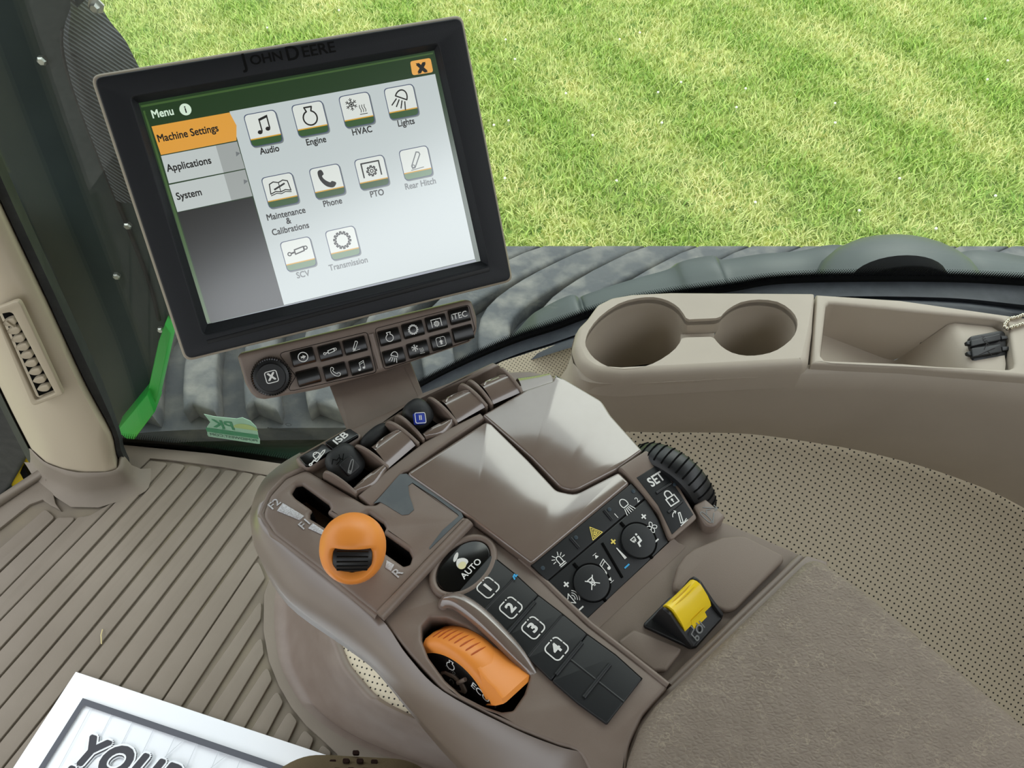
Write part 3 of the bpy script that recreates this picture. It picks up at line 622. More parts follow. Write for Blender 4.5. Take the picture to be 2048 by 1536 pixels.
# ---- fender over the track
fend = thing('track_fender', 'grey green moulded fender arching over the track', 'fender', V3((.7, 1.1, -.3)))
sil = catmull([(985, 720), (1053, 641), (1082, 618), (1140, 590), (1160, 596), (1174, 588), (1260, 560), (1338, 538), (1366, 522), (1424, 511), (1446, 519), (1520, 508), (1596, 502), (1650, 491), (1688, 491), (1720, 504), (1800, 507), (1900, 507), (1950, 500), (1998, 504), (2044, 512), (2150, 530), (2300, 560)], 5)
def frow(Y, dz, dx=0.0, src=1.27):
    r = []
    for x, y in sil:
        p = ony(x, y, src); r.append(V3((p.x * (1 - (src - Y) * .12) + dx, Y, p.z + dz)))
    return r
loft('fender_skin', [frow(1.32, -.3), frow(1.30, -.03), frow(1.27, 0), frow(1.22, -.004, .01), frow(1.12, -.03, .035), frow(1.02, -.075, .06), frow(.95, -.13, .08), frow(.91, -.22, .09)], M['fender'], fend, 60)
hp = ony(1815, 478, 1.2); c = V3((hp.x, 1.16, hp.z - .10))
rows = []
for i in range(9):
    a = i / 8 * math.pi / 2
    rows.append([c + V3((.165 * math.cos(a) * math.cos(b), .12 * math.cos(a) * math.sin(b), .10 * math.sin(a) ** .8)) for b in [k * math.pi / 12 for k in range(24)]])
loft('domed_cap', rows, M['fender'], fend, 80, cu=True)
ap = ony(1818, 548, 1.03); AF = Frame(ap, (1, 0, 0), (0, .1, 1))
plate('cap_gap_shade', AF, arc(0, -.03, .085, 0, 180, 16, .05), -.03, .004, .003, M['deep'], fend)  # dark arch plate standing in for the gap shadow below the dome

# ---- dark panel with bolts, woven cover and green edge (left, outside the glass)
EY = 1.12
pan = thing('mud_flap_panel', 'dark rubber side panel with bright bolts beyond the pillar', 'panel', ony(200, 800, EY))
EF = Frame((0, EY, 0), (1, 0, 0), (0, 0, 1))
def epx(x, y, Y=EY): return EF.uv(ony(x, y, Y))
pl = [(-400, -200), (210, -200), (190, -20), (150, 20), (128, 60), (132, 110), (165, 160), (255, 200), (320, 330), (360, 470), (365, 560), (345, 640), (336, 660), (320, 690), (296, 780), (240, 855), (150, 900), (-60, 900), (-400, 900)]
plate('sheet', EF, [epx(x, y) for x, y in pl], -.01, .006, .003, M['flap'], pan)
st = [ony(x, y, EY - .008) for x, y in catmull([(126, 60), (128, 110), (150, 185), (205, 330), (262, 470), (300, 570), (318, 640)], 5)]
tube('stitched_hem', st, .004, M['mesh_black'], pan)
for x, y in ((85, 120), (146, 106), (190, 14), (256, 450), (234, 551), (322, 658)):
    c = ony(x, y, EY - .008)
    v, f = lathe_geo(c + V3((0, .006, 0)), (0, -1, 0), [(.0115, 0), (.0115, .003), (.0072, .003), (.0072, .010), (.005, .0125)], 6)
    mk('bolt', v, f, M['silver'], pan, 20)
def band_mat():
    m = bpy.data.materials.new('woven_cover'); m.use_nodes = True; nt = m.node_tree; b = nt.nodes['Principled BSDF']; N = nt.nodes.new
    g = N('ShaderNodeNewGeometry'); w = N('ShaderNodeTexWave'); w.inputs['Scale'].default_value = 70; w.inputs['Distortion'].default_value = .6; w.inputs['Detail'].default_value = 1; w.bands_direction = 'DIAGONAL'
    nt.links.new(g.outputs['Position'], w.inputs['Vector']); r = N('ShaderNodeValToRGB'); r.color_ramp.elements[0].color = lin((24, 25, 27)); r.color_ramp.elements[1].color = lin((92, 96, 102)); r.color_ramp.elements[0].position = .45
    nt.links.new(w.outputs['Fac'], r.inputs[0]); nt.links.new(r.outputs[0], b.inputs['Base Color']); b.inputs['Roughness'].default_value = .7
    bp = N('ShaderNodeBump'); bp.inputs['Strength'].default_value = .4; bp.inputs['Distance'].default_value = .002; nt.links.new(w.outputs['Fac'], bp.inputs['Height']); nt.links.new(bp.outputs[0], b.inputs['Normal'])
    return m
La = catmull([(160, -160), (150, -20), (127, 60), (132, 125), (160, 220), (230, 400)], 4); Ra = catmull([(120, -160), (188, -20), (215, 35), (250, 80), (275, 128), (380, 330)], 4)
rows = []
for (a, b), (c, d) in zip(La, Ra):
    p, q = ony(a, b, EY - .01), ony(c, d, EY + .07); rows.append([p.lerp(q, t) + V3((0, -.05 * math.sin(math.pi * t), 0)) for t in (0, .15, .35, .55, .75, .9, 1)])
loft('woven_cover', rows, band_mat(), pan, 80)
gf = Frame((0, EY - .02, 0), (1, 0, 0), (0, 0, 1))
gp = thing('green_bracket', 'bright green bent metal bracket at the foot of the dark panel', 'bracket', ony(270, 870, EY - .02))
plate('upper_leg', gf, [gf.uv(ony(x, y, EY - .02)) for x, y in ((333, 640), (345, 660), (312, 812), (297, 780), (320, 676))], -.05, .012, .003, M['green'], gp)
plate('foot', gf, [gf.uv(ony(x, y, EY - .04)) for x, y in ((297, 782), (312, 818), (266, 880), (236, 856))], -.03, .03, .003, M['green'], gp)
# ---- dark bonnet side and yellow frame seen left of the pillar
hd = thing('dark_bonnet', 'dark machine bodywork with a yellow rail left of the pillar', 'bodywork', ony(0, 960, .98))
HF = Frame((0, 1.0, 0), (1, 0, 0), (0, 0, 1))
hpx = lambda x, y: HF.uv(ony(x, y, 1.0))
plate('dark_side', HF, [hpx(x, y) for x, y in ((-700, 300), (40, 500), (118, 900), (60, 905), (20, 975), (-60, 1060), (-700, 1100))], -.05, 0, .01, M['black_rubber'], hd)
HG = Frame((0, 1.04, 0), (1, 0, 0), (0, 0, 1))
plate('yellow_rail', HG, [HG.uv(ony(x, y, 1.04)) for x, y in ((18, 965), (62, 895), (130, 895), (130, 990), (30, 1010))], -.06, 0, .01, M['machine_yellow'], hd)
plate('rail_gap', HG, [HG.uv(ony(x, y, 1.03)) for x, y in ((40, 945), (48, 930), (75, 985), (66, 995))], 0, .012, .002, M['deep'], hd)
# ---- window sticker, seen from its back
SF = Frame(ony(463, 858, GY + .004, GK), (1, GK, 0), (0, 0, 1))
sx = lambda x, y: SF.uv(ony(x, y, GY + .004, GK))
def zz(x, y): return sx(230 + x / 4.357, 640 + y / 4.357)
stk = thing('window_sticker', 'pale green mirrored dealer sticker stuck on the lower glass', 'sticker', SF.o)
plate('film', SF, [zz(x, y) for x, y in ((775, 820), (850, 838), (900, 845), (1060, 860), (1110, 850), (1180, 880), (1230, 930), (1245, 985), (1250, 1020), (1262, 1040), (1262, 1080), (1230, 1078), (815, 1015), (805, 1000), (802, 930), (830, 890))], -.0006, 0, 0, M['sticker'], stk)
def tilt(a, b): return math.degrees(math.atan2(b[1] - a[1], b[0] - a[0]))
tr = tilt(zz(820, 985), zz(1240, 1045))
c = zz(950, 915); show_text('PK', SF, c, .034, M['sticker_green'], stk, .0006, tr, mirror=True, bold=.03, shear=.1)
show_icon([('f', [(-1, -.14), (1, -.14), (1, .14), (-1, .14)])], SF, zz(1022, 985), .047, M['sticker_green'], stk, .0005, tr, name='stripe')
c = zz(1035, 1022); show_text('PKMIDWEST.COM', SF, c, .0108, M['sticker_dark'], stk, .0006, tr, mirror=True, bold=.02)
show_icon([('f', arc(0, 0, 1, 0, 180, 14, .7))], SF, zz(1140, 950), .022, M['sticker_sun'], stk, .0005, tr, name='sun_print')
c = zz(943, 945); show_text('&', SF, c, .009, M['sticker_green'], stk, .0007, tr, mirror=True)
bc = thing('glass_marking', 'small black printed barcode marking on the lower glass', 'marking', SF.o + V3((.12, 0, -.03)))
bits = []
x = 0
while x < 1:
    w = random.choice((.008, .012, .02)); bits.append(('f', [(x, 0), (x + w, 0), (x + w, .055), (x, .055)])); x += w + random.choice((.008, .014, .02))
a, b = zz(1330, 945), zz(1710, 1010); show_icon(bits, SF, a, math.hypot(b[0] - a[0], b[1] - a[1]), M['black'], bc, .0, tilt(a, b), name='barcode')
show_icon([('l', circ(0, 0, 1, 16, .7), .15, True)], SF, zz(1512, 912), .005, M['black'], bc, .0, 0, name='ring_print')

# ================================================================== SIDE CONSOLE
CZ = .54
CF = Frame((0, 0, CZ), (1, 0, 0), (0, 1, 0))
con = thing('side_console', 'long taupe plastic side console with a sunken bin beside the window', 'console', onz(1600, 760, .30))
ctop = CF.poly([(1633, 588), (1800, 599), (2048, 634), (2330, 700)]) + CF.poly([(2330, 805), (2048, 768), (1800, 748), (1617, 741)], -.012)
binp = rounded(CF.poly([(1654, 605), (2018, 640), (2031, 738), (1641, 720)]), [.006, .012, .012, .008])
binp = [(p.x, p.y) for p in resample([(*q, 0) for q in binp + binp[:1]], 90)[:-1]]
plate('top', CF, ctop, -.03, 0, .004, M['taupe'], con, holes=[binp])
# bin: sloping walls
def inset_to(poly, c, s): return [(c[0] + (x - c[0]) * s, c[1] + (y - c[1]) * s) for x, y in poly]
cb = (sum(p[0] for p in binp) / len(binp), sum(p[1] for p in binp) / len(binp))
rows = [[CF.w(x, y, -.003) for x, y in binp]]
for s, h in ((.99, -.02), (.985, -.05)): rows.append([CF.w(x, y, h) for x, y in inset_to(binp, cb, s)])
b2 = inset_to(binp, cb, .97)
xm, xM = min(p[0] for p in b2), max(p[0] for p in b2)
def floor_h(x):
    t = (x - xm) / (xM - xm)
    return -.040 - .045 * min(t / .55, 1) + (.073 * max(0, min(1, (t - .60) / .16)) if t > .6 else 0)
rows.append([CF.w(x, y, floor_h(x)) for x, y in b2])
loft('bin_wall', rows, M['taupe'], con, 50, cu=True)
ys = [p[1] for p in b2]; fr_rows = []
# floor of the bin as a strip mesh
def yrange(x):
    v = []
    for i in range(len(b2)):
        (xa, ya), (xb, yb) = b2[i - 1], b2[i]
        if min(xa, xb) <= x <= max(xa, xb) and abs(xa - xb) > 1e-9: v.append(ya + (yb - ya) * (x - xa) / (xb - xa))
    return min(v), max(v)
for k in range(33):
    x = xm + 1e-4 + (xM - xm - 2e-4) * k / 32; a, b = yrange(x); fr_rows.append([CF.w(x, a, floor_h(x)), CF.w(x, b, floor_h(x))])
loft('bin_floor', fr_rows, M['taupe'], con, 60)
# side skin falling from the rim to the perforated trim
T = [onz(x, y, CZ - .012) for x, y in catmull([(1152, 684), (1143, 722), (1160, 758), (1240, 768), (1480, 756), (1612, 748), (1800, 750), (2048, 770), (2330, 808)], 6)]
def onP(x, y): return PF.w(*PF.px(x, y, .002), .002)
B = [onP(x, y) for x, y in catmull([(1100, 752), (1112, 800), (1160, 850), (1260, 862), (1400, 864), (1500, 868), (1620, 884), (1750, 908), (1900, 951), (2048, 1016), (2330, 1190)], 6)]
T = resample(T, 60); B = resample(B, 60)
loft('side_skin', [[p + V3((0, .01, .004)) for p in T], T, [a.lerp(b, .12) + V3((0, -.008, 0)) for a, b in zip(T, B)], [a.lerp(b, .35) + V3((0, -.022, 0)) for a, b in zip(T, B)], [a.lerp(b, .65) + V3((0, -.024, 0)) for a, b in zip(T, B)], [a.lerp(b, .9) + V3((0, -.008, 0)) for a, b in zip(T, B)], B], M['taupe'], con, 70)
# lift-out cup holder
cup = thing('cup_holder_insert', 'taupe double cup holder insert at the end of the console', 'cup holder', onz(1380, 680, CZ - .11))
cout = CF.poly([(1172, 640), (1192, 614), (1222, 599), (1262, 592), (1340, 588), (1630, 590), (1627, 660)]) + CF.poly([(1613, 742), (1603, 751), (1480, 758), (1240, 771), (1184, 767), (1152, 744), (1141, 712), (1150, 676)], -.014)
def z5(x, y): return CF.px(1150 + x / 4.096, 560 + y / 4.096)
bigA = [(870, 500), (820, 580), (700, 670), (560, 730), (400, 748), (270, 730), (160, 665), (100, 590), (82, 530), (110, 435), (200, 320), (350, 215), (500, 170), (640, 160), (760, 190), (850, 250), (905, 330)]
smB = [(1190, 318), (1240, 265), (1350, 202), (1500, 180), (1650, 198), (1760, 265), (1812, 345), (1808, 430), (1760, 510), (1650, 592), (1530, 630), (1400, 640), (1280, 615), (1190, 560), (1135, 497)]
bigA = [z5(*p) for p in catmull(bigA, 2)]; smB = [z5(*p) for p in catmull(smB, 2)]
hole = bigA + [z5(930, 342), z5(1150, 332)] + smB + [z5(1105, 485), z5(905, 490)]
def offs(poly, d):
    p = poly if area2(poly) > 0 else poly[::-1]; m = len(p); out = []
    for i in range(m):
        a, b, c = V3((*p[i - 1], 0)), V3((*p[i], 0)), V3((*p[(i + 1) % m], 0)); d1 = (b - a).normalized(); d2 = (c - b).normalized()
        n = (V3((-d1.y, d1.x, 0)) + V3((-d2.y, d2.x, 0))).normalized(); q = b + n * (d(b.y) if callable(d) else d); out.append((q.x, q.y))
    return p, out
_ym = (min(p[1] for p in cout), max(p[1] for p in cout))
def cw(k): return lambda y: k * (.30 + .70 * max(0, min(1, 1.35 - 1.6 * (y - _ym[0]) / (_ym[1] - _ym[0]))))
cout = rounded(cout, [.02, .02, .02, .02, .01, .005, .005, .012, .01, .02, .02, .03, .03, .03, .03], 4)
po, pi_ = offs(cout, cw(.011)); _, pm_ = offs(cout, cw(.0035))
plate('body', CF, pi_, -.006, .004, .0, M['taupe'], cup, holes=[hole])
loft('rim', [[CF.w(*p, .004) for p in pi_], [CF.w(*a, .0033) for a in offs(cout, cw(.007))[1]], [CF.w(*a, .0005) for a in pm_], [CF.w(*a, -.005) for a in offs(cout, cw(.001))[1]], [CF.w(*a, -.012) for a in po], [CF.w(*a, -.034) for a in po]], M['taupe'], cup, 70, cu=True)
bigC = bigA + [z5(925, 390), z5(912, 450)]; smC = smB + [z5(1128, 440), z5(1150, 370)]
for nm, cc in (('cup_wall', bigC), ('cup_wall', smC)):
    c = (sum(p[0] for p in cc) / len(cc), sum(p[1] for p in cc) / len(cc))
    loft(nm, [[CF.w(x, y, -.022) for x, y in cc], [CF.w(x, y, -.05) for x, y in inset_to(cc, (c[0], c[1] + .02), .95)], [CF.w(x, y, -.155) for x, y in inset_to(cc, (c[0], c[1] + .04), .70)], [CF.w(x, y, -.16) for x, y in inset_to(cc, (c[0], c[1] + .04), .64)]], M['taupe'], cup, 50, cu=True, cap1=True)
loft('cup_rim_wall', [[CF.w(x, y, .0) for x, y in hole], [CF.w(x, y, -.024) for x, y in hole]], M['taupe'], cup, 40, cu=True)
plate('bridge', CF, [z5(890, 345), z5(1170, 335), z5(1150, 490), z5(880, 492)], -.03, -.02, .001, M['taupe'], cup)
c = z5(665, 530); plate('grip_pad', Frame(CF.w(c[0] - .004, c[1], -.06), (1, .4, .1), (0, .25, 1)), circ(0, 0, .012, 16, .02), -.002, .002, .001, M['taupe'], cup)
c = z5(290, 640); plate('grip_tab', Frame(CF.w(*c, -.12), (1, 0, 0), (0, 1, 0)), rounded([(-.012, -.004), (.012, -.004), (.012, .004), (-.012, .004)], .003), 0, .003, .001, M['black'], cup)
# USB socket cover in the bin
def z6(x, y, h): p = (1880 + x / 9.6, 600 + y / 9.6); return CF.px(*p, h)
UH = CF.w(*z6(900, 930, -.012), -.012)
ux = V3((*z6(1200, 850, 0), 0)) - V3((*z6(600, 960, 0), 0))
UF = Frame(UH, ux, V3((-ux.y, ux.x, .012)))
usb = thing('socket_cover', 'black rubber twin socket cover inside the console bin', 'socket cover', UH - V3((0, 0, .003)))
def zu(x, y, h=0): return UF.px(1880 + x / 9.6, 600 + y / 9.6, h)
plate('base', UF, rounded([zu(540, 720), zu(1220, 590), zu(1265, 1130), zu(580, 1260)], .006), -.004, .004, .002, M['black'], usb)
for nm, q in (('flap', [(590, 780), (1150, 650), (1165, 770), (600, 900)]), ('flap', [(600, 930), (1160, 850), (1185, 1000), (620, 1100)])):
    p = plate(nm, UF, rounded([zu(x, y, .008) for x, y in q], .001), .003, .009, .001, M['black'], usb)
for q in ([(495, 800), (585, 780), (600, 870), (510, 860)], [(1170, 690), (1290, 690), (1300, 750), (1175, 770)], [(505, 1000), (600, 975), (610, 1075), (520, 1050)], [(1180, 900), (1315, 890), (1325, 970), (1190, 985)]):
    plate('tab', UF, rounded([zu(x, y, .006) for x, y in q], .001), .002, .007, .001, M['black'], usb)
show_text('AUX', UF, zu(860, 770, .0092), .006, M['black_gloss'], usb, .0093, -85, bold=.02)
show_icon([('l', [(-1, -.5), (-.4, -.3), (.1, -.1), (.4, -.6), (.9, -.6)], .07), ('l', [(.1, -.1), (1, .2)], .07), ('l', [(-.2, .1), (.1, .5), (.4, .5)], .07)], UF, zu(890, 965, .0092), .011, M['black_gloss'], usb, .0093, -8)
# ball chain
ch = thing('ball_chain', 'thin silver ball chain trailing over the bin edge', 'chain', onz(2020, 645, CZ))
pth = catmull([(2075, 622), (2048, 629), (2036, 634), (2022, 637), (2012, 646), (2009, 652), (2013, 657), (2020, 656), (2027, 653), (2034, 652), (2045, 648), (2075, 640)], 6)
p3 = resample([onz(x, y, CZ + .003 if x > 2022 else CZ - .0) for x, y in pth], 27)
bv, bf = ball_geo((0, 0, 0), .0024, 10, 6)
first = None
for p in p3:
    if first is None: first = mk('bead', [V3(v) + p for v in bv], bf, M['chain'], ch, 80); p_first = p
    else: o = first.copy(); COL.objects.link(o); o.parent = ch; o.location = p - p_first
tube('link_wire', p3, .0007, M['chain'], ch, 6)

# ================================================================== ARMREST CONSOLE
UL = V3((.658, .753, 0)).normalized(); UFW = V3((-UL.y, UL.x, 0)); ZUP = V3((0, 0, 1))
AR = Frame((0, 0, .68), UL, UFW)
def zB(x, y): return (500 + x / 3.338, 840 + y / 3.338)
def zC(x, y): return (820 + x / 2.865, 1000 + y / 2.865)
def zD(x, y): return (1060 + x / 3.072, 840 + y / 3.072)
def zL(x, y): return (560 + x / 4.096, 720 + y / 4.096)
def zV(x, y): return (1050 + x / 4.267, 900 + y / 4.267)
arm = thing('armrest_console', 'brown moulded armrest control console with keypads and lids', 'console', onz(1000, 1150, .54))
blk = AR.poly([(604, 940), (690, 866), (770, 822), (840, 800), (930, 768), (1000, 745), (1060, 742), (1104, 752), (1200, 806), (1284, 906), (1330, 950), (1385, 1030), (1440, 1050), (1592, 1118), (1600, 1135), (1345, 1380), (1262, 1560), (1120, 1560), (1020, 1470), (880, 1390), (780, 1270), (640, 1140), (545, 1060), (540, 1020), (560, 975)], -.02)
plate('base_block', AR, blk, -.13, -.018, .004, M['brown'], arm)
# glossy centre deck, storage lid
deck = AR.poly([(812, 946), (972, 842), (984, 848), (1058, 921), (1113, 980), (1150, 988), (1238, 943), (1259, 965), (1063, 1127), (944, 1037)], .012)
plate('centre_deck', AR, rounded(deck, [.003, .004, .004, .004, .008, .012, .003, .002, .003, .003], 3), -.02, .012, .0022, M['brown_gloss'], arm)
lid = AR.poly([(964, 829), (1052, 779), (1104, 762), (1110, 748), (1130, 757), (1204, 801), (1222, 830), (1286, 901), (1236, 937), (1150, 981), (1122, 975), (1062, 914)], .012)
plate('storage_lid', AR, rounded(lid, [.002, .001, .001, .001, .01, .012, .01, .002, .002, .012, .012, .004], 3), -.02, .012, .0022, M['brown_gloss'], arm)
capp = AR.poly([(1048, 780), (1028, 752), (1050, 745), (1085, 742), (1106, 762)], .011)
cl, cr = AR.px(1032, 748, .004), AR.px(1096, 741, .004); al, ar_ = AR.px(1046, 783, .011), AR.px(1106, 763, .011)
rows = []
for t, h in ((0, .011), (.35, .0105), (.65, .0075), (.85, .003), (1.0, -.004), (1.1, -.016)):
    rows.append([AR.w(al[0] + (cl[0] - al[0]) * t, al[1] + (cl[1] - al[1]) * t, h), AR.w(ar_[0] + (cr[0] - ar_[0]) * t, ar_[1] + (cr[1] - ar_[1]) * t, h)])
loft('lever_blank', rows, M['brown_gloss'], arm, 80)
# gear-shift panel with gated slot
shp = AR.poly([(612, 938), (730, 1008), (752, 1008), (808, 946), (938, 1039), (757, 1230), (640, 1136), (548, 1066), (524, 1030), (540, 990), (572, 955)], .010)
slotA = AR.poly([zB(x, y) for x, y in ((272, 480), (300, 432), (345, 424), (525, 555), (535, 585), (512, 612), (575, 655), (700, 740), (660, 800), (510, 720), (395, 650), (395, 620), (412, 595), (300, 515))], .010)
slotB = AR.poly([zB(x, y) for x, y in ((745, 640), (790, 612), (890, 680), (908, 712), (890, 745), (1060, 865), (1082, 910), (1065, 960), (1025, 972), (880, 870), (760, 770))], .010)
plate('shift_panel', AR, rounded(shp, [.006, .004, .003, .002, .002, .004, .01, .012, .012, .012, .01], 3), -.02, .010, .003, M['brown'], arm, holes=[rounded(slotA, .002, 3), rounded(slotB, .002, 3)])
for sl_ in (slotA, slotB):
    cs = (sum(p[0] for p in sl_) / len(sl_), sum(p[1] for p in sl_) / len(sl_)); s2 = offs(rounded(sl_, .002, 3), .0004)[1]
    loft('slot_liner', [[AR.w(*p, .0065) for p in s2], [AR.w(*p, -.016) for p in s2]], M['deep'], arm, 40, cu=True)
plate('slot_well', AR, AR.poly([(575, 975), (640, 965), (850, 1110), (815, 1145)], -.015), -.018, -.0165, 0, M['deep'], arm)
film = [(828, 556), (880, 500), (1000, 362), (1045, 358), (1200, 466), (1412, 618), (1424, 646), (1330, 735), (1200, 862), (1196, 852), (1285, 735), (1395, 640), (1385, 626), (1240, 518), (1085, 418), (1056, 438), (1062, 500), (1082, 555), (1094, 598), (1058, 630), (1015, 634), (960, 600), (900, 562), (865, 546)]
plate('worn_film', AR, AR.poly([zB(*p) for p in film], .0104), .0098, .0104, .0, M['wear'], arm)
tube('panel_seam_bead', [AR.w(*AR.px(x, y, .006), .0055) for x, y in ((612, 936), (572, 954), (540, 988), (523, 1030), (547, 1067), (640, 1137), (756, 1231))], .003, M['brown'], arm, 8)
tube('step_rail', [AR.w(*AR.px(x, y, .010), .0085) for x, y in ((938, 1043), (880, 1104), (815, 1173), (760, 1231))], .0042, M['brown'], arm, 10)
for s, p, sz in (('F2', (163, 562), .0092), ('F1', (368, 693), .0092), ('R', (985, 1022), .0098)):
    show_text(s, AR, AR.px(*zB(*p), .0105), sz, M['silver_print'], arm, .0106, 0, bold=.015)
for q in ([(180, 605), (218, 552), (362, 640), (330, 668)], [(388, 722), (420, 688), (500, 742), (494, 772)], [(903, 985), (912, 935), (962, 965), (940, 1008)]):
    plate('gate_mark', AR, AR.poly([zB(*p) for p in q], .0106), .0098, .0107, .0003, M['silver_print'], arm)
# rear panel
pk = [(64, 720), (110, 668), (210, 672), (330, 728), (450, 824), (550, 935), (650, 968), (690, 1005), (655, 1110), (590, 1205), (525, 1212), (420, 1178), (300, 1120), (200, 1030), (105, 900), (66, 800)]
pk = rounded(AR.poly([zC(*p) for p in pk], .004), .003, 3)
rp = AR.poly([(942, 1046), (1062, 1134), (1172, 1246), (1338, 1372), (1286, 1430), (1258, 1490), (1250, 1560), (1190, 1560), (1160, 1500), (1117, 1489), (1029, 1454), (886, 1380), (822, 1310), (762, 1236)], .004)
plate('rear_panel', AR, rounded(rp, [.003, .001, .001, .003, .02, .03, .001, .001, .02, .03, .03, .03, .02, .003], 3), -.02, .004, .0022, M['brown'], arm, holes=[pk])
plate('dial_pocket', AR, offs(pk, -.004)[1], -.0178, -.0165, 0, M['seam'], arm)
tube('panel_ridge', [AR.w(*AR.px(x, y, .004), .0035) for x, y in ((1040, 1116), (1062, 1135), (1120, 1192), (1180, 1248), (1260, 1310), (1336, 1370))], .0022, M['brown'], arm, 8)
# moulded outer flank
Tt = catmull([(640, 912), (604, 934), (566, 955), (535, 990), (521, 1030), (546, 1066), (640, 1138), (757, 1232), (815, 1312), (886, 1383), (1029, 1458), (1117, 1493), (1180, 1512), (1243, 1570)], 5)
Ss = catmull([(600, 905), (562, 928), (530, 958), (512, 1000), (509, 1042), (519, 1114), (576, 1211), (690, 1295), (750, 1342), (813, 1417), (885, 1503), (950, 1570), (1010, 1630), (1100, 1720)], 5)
th_ = [.008 if i <= 33 else max(.0032, .008 - (i - 33) * .0009) for i in range(len(Tt))]; T3 = [AR.w(*AR.px(x, y, h), h) for (x, y), h in zip(Tt, th_)]; S3 = [onz(x, y, .635) for x, y in Ss]
rows = [[p + V3((0, 0, -.006)) + (UL * .016 + UFW * (-.004) if i <= 34 else UL * .001) for i, p in enumerate(T3)], [p + V3((0, 0, -.0015)) + UL * (.004 if i <= 34 else .0005) for i, p in enumerate(T3)], T3]
for t, o in ((.12, .0035), (.3, .006), (.55, .007), (.8, .005)): rows.append([a.lerp(b, t) + (V3((0, 0, 1)) - UL).normalized() * o for a, b in zip(T3, S3)])
rows += [S3, [p + UL * .012 + V3((0, 0, -.012)) for p in S3], [p + UL * .05 + V3((0, 0, -.06)) for p in S3]]
loft('flank', rows, M['brown_sheen'], arm, 75)
# oval AUTO key
oc = AR.px(927, 1131, .006); oa, ob = .0235, .0152
oc0 = circ(oc[0], oc[1], oa, 40, ob)
plate('oval_ring', AR, circ(oc[0], oc[1], oa + .005, 40, ob + .005), .002, .0075, .002, M['brown'], arm, holes=[oc0])
k = plate('auto_key', AR, circ(oc[0], oc[1], oa - .0006, 40, ob - .0006), .0, .0062, .0008, M['black_gloss'], arm)
show_text('AUTO', AR, (oc[0] + .0015, oc[1] - .0062), .0066, M['white'], k, .0068, 0, bold=.02)
show_icon([('f', catmull([(-.55, -.35), (-.6, .3), (0, .75), (.6, .3), (.55, -.35)], 3, True))], AR, (oc[0] + .0005, oc[1] + .0015), .0066, M['white'], k, .0064)
show_icon([('f', circ(0, 0, 1, 14, .85))], AR, (oc[0] - .0008, oc[1] + .0005), .0032, M['cream_print'], k, .0067)
show_icon([('f', circ(0, 0, 1, 14, .35))], AR, (oc[0] + .001, oc[1] + .0085), .0040, M['white'], k, .0064, 25)
# number keys
keyR = [(463, 312), (612, 432), (735, 545), (878, 655), (1015, 768), (1180, 888), (1332, 1025)]; keyL = [(255, 548), (408, 652), (545, 775), (672, 902), (810, 1035), (960, 1165), (1130, 1287)]
plate('pad_base', AR, AR.poly([zC(*p) for p in keyR + keyL[::-1]], .004), .001, .0052, .0004, M['seam'], arm)
for i in range(6):
    q = [keyR[i], keyR[i + 1], keyL[i + 1], keyL[i]]
    if i == 5: continue
    if i == 4: q = [keyR[4], keyR[5], keyR[6], keyL[6], keyL[5], keyL[4]]
    pl_ = AR.poly([zC(*p) for p in q], .007); c = (sum(p[0] for p in pl_) / len(pl_), sum(p[1] for p in pl_) / len(pl_))
    kk = plate('number_key', AR, rounded(inset_to(pl_, c, .985), .0012, 2), .003, .0072, .0008, M['black_key'], arm)
    if i < 4:
        cc = AR.px(*zC(*[(447, 502), (578, 617), (706, 732), (840, 852)][i]), .0075)
        show_icon(IC['num_box'], AR, cc, .0066, M['white'], kk, .0075); show_text(str(i + 1), AR, cc, .0095, M['white'], kk, .0075, 0, bold=.05, wide=1.15)
def bar(a, b, h, r, m, parent, fr=AR, z=zC, name='ridge'):
    p, q = fr.px(*z(*a), h), fr.px(*z(*b), h); return tube(name, [fr.w(*p, h - r * .5), fr.w(*q, h - r * .5)], r, m, parent, 8)
for a, b in (((715, 582), (560, 760)), ((986, 815), (836, 1000)), ((1146, 940), (996, 1130))): bar(a, b, .0078, .0016, M['black_key'], arm)
for a, b in (((606, 440), (415, 645)), ((872, 664), (678, 896))): bar(a, b, .0070, .0012, M['black'], arm)
bar((920, 918), (1225, 1160), .0068, .0016, M['black'], arm, name='centre_groove')
show_icon([('l', [(-.7, -.6), (-.3, .3), (.5, .5), (.2, -.3), (.9, -.2)], .5)], AR, AR.px(*zC(600, 438), .0085), .0022, M['cyan_print'], arm, .0085)
# ---- audio / climate keypad
p1, p2, p3_ = AR.w(*AR.px(1063, 1131, .009), .009), AR.w(*AR.px(1263, 965, .009), .009), AR.w(*AR.px(1174, 1239, -.005), -.005)
VA = Frame(p1, p2 - p1, p1 - p3_)
def vpx(x, y, h=0): return VA.px(*zV(x, y), h)
up = [(58, 982), (903, 286), (1024, 408), (190, 1118)]; lw = [(192, 1126), (1030, 418), (1140, 602), (1222, 790), (535, 1440)]
plate('keypad_base', VA, [vpx(*p) for p in ((55, 980), (905, 283), (1030, 415), (1140, 600), (1225, 792), (535, 1445), (188, 1124))], -.02, -.0008, .0, M['seam'], arm)
ku = plate('switch_row', VA, [vpx(*p) for p in up], -.004, .0006, .0008, M['black_key'], arm)
kl = plate('climate_keys', VA, [vpx(*p) for p in lw], -.004, .0004, .0008, M['black_key'], arm)
for a, b in (((385, 752), (460, 838)), ((672, 515), (742, 600))):
    p, q = vpx(*a), vpx(*b); tube('divider', [VA.w(*p, .0006), VA.w(*q, .0006)], .0013, M['black'], ku, 8)
p, q = vpx(657, 795), vpx(830, 1092); tube('divider', [VA.w(*p, .0003), VA.w(*q, .0003)], .0011, M['deep'], kl, 8)
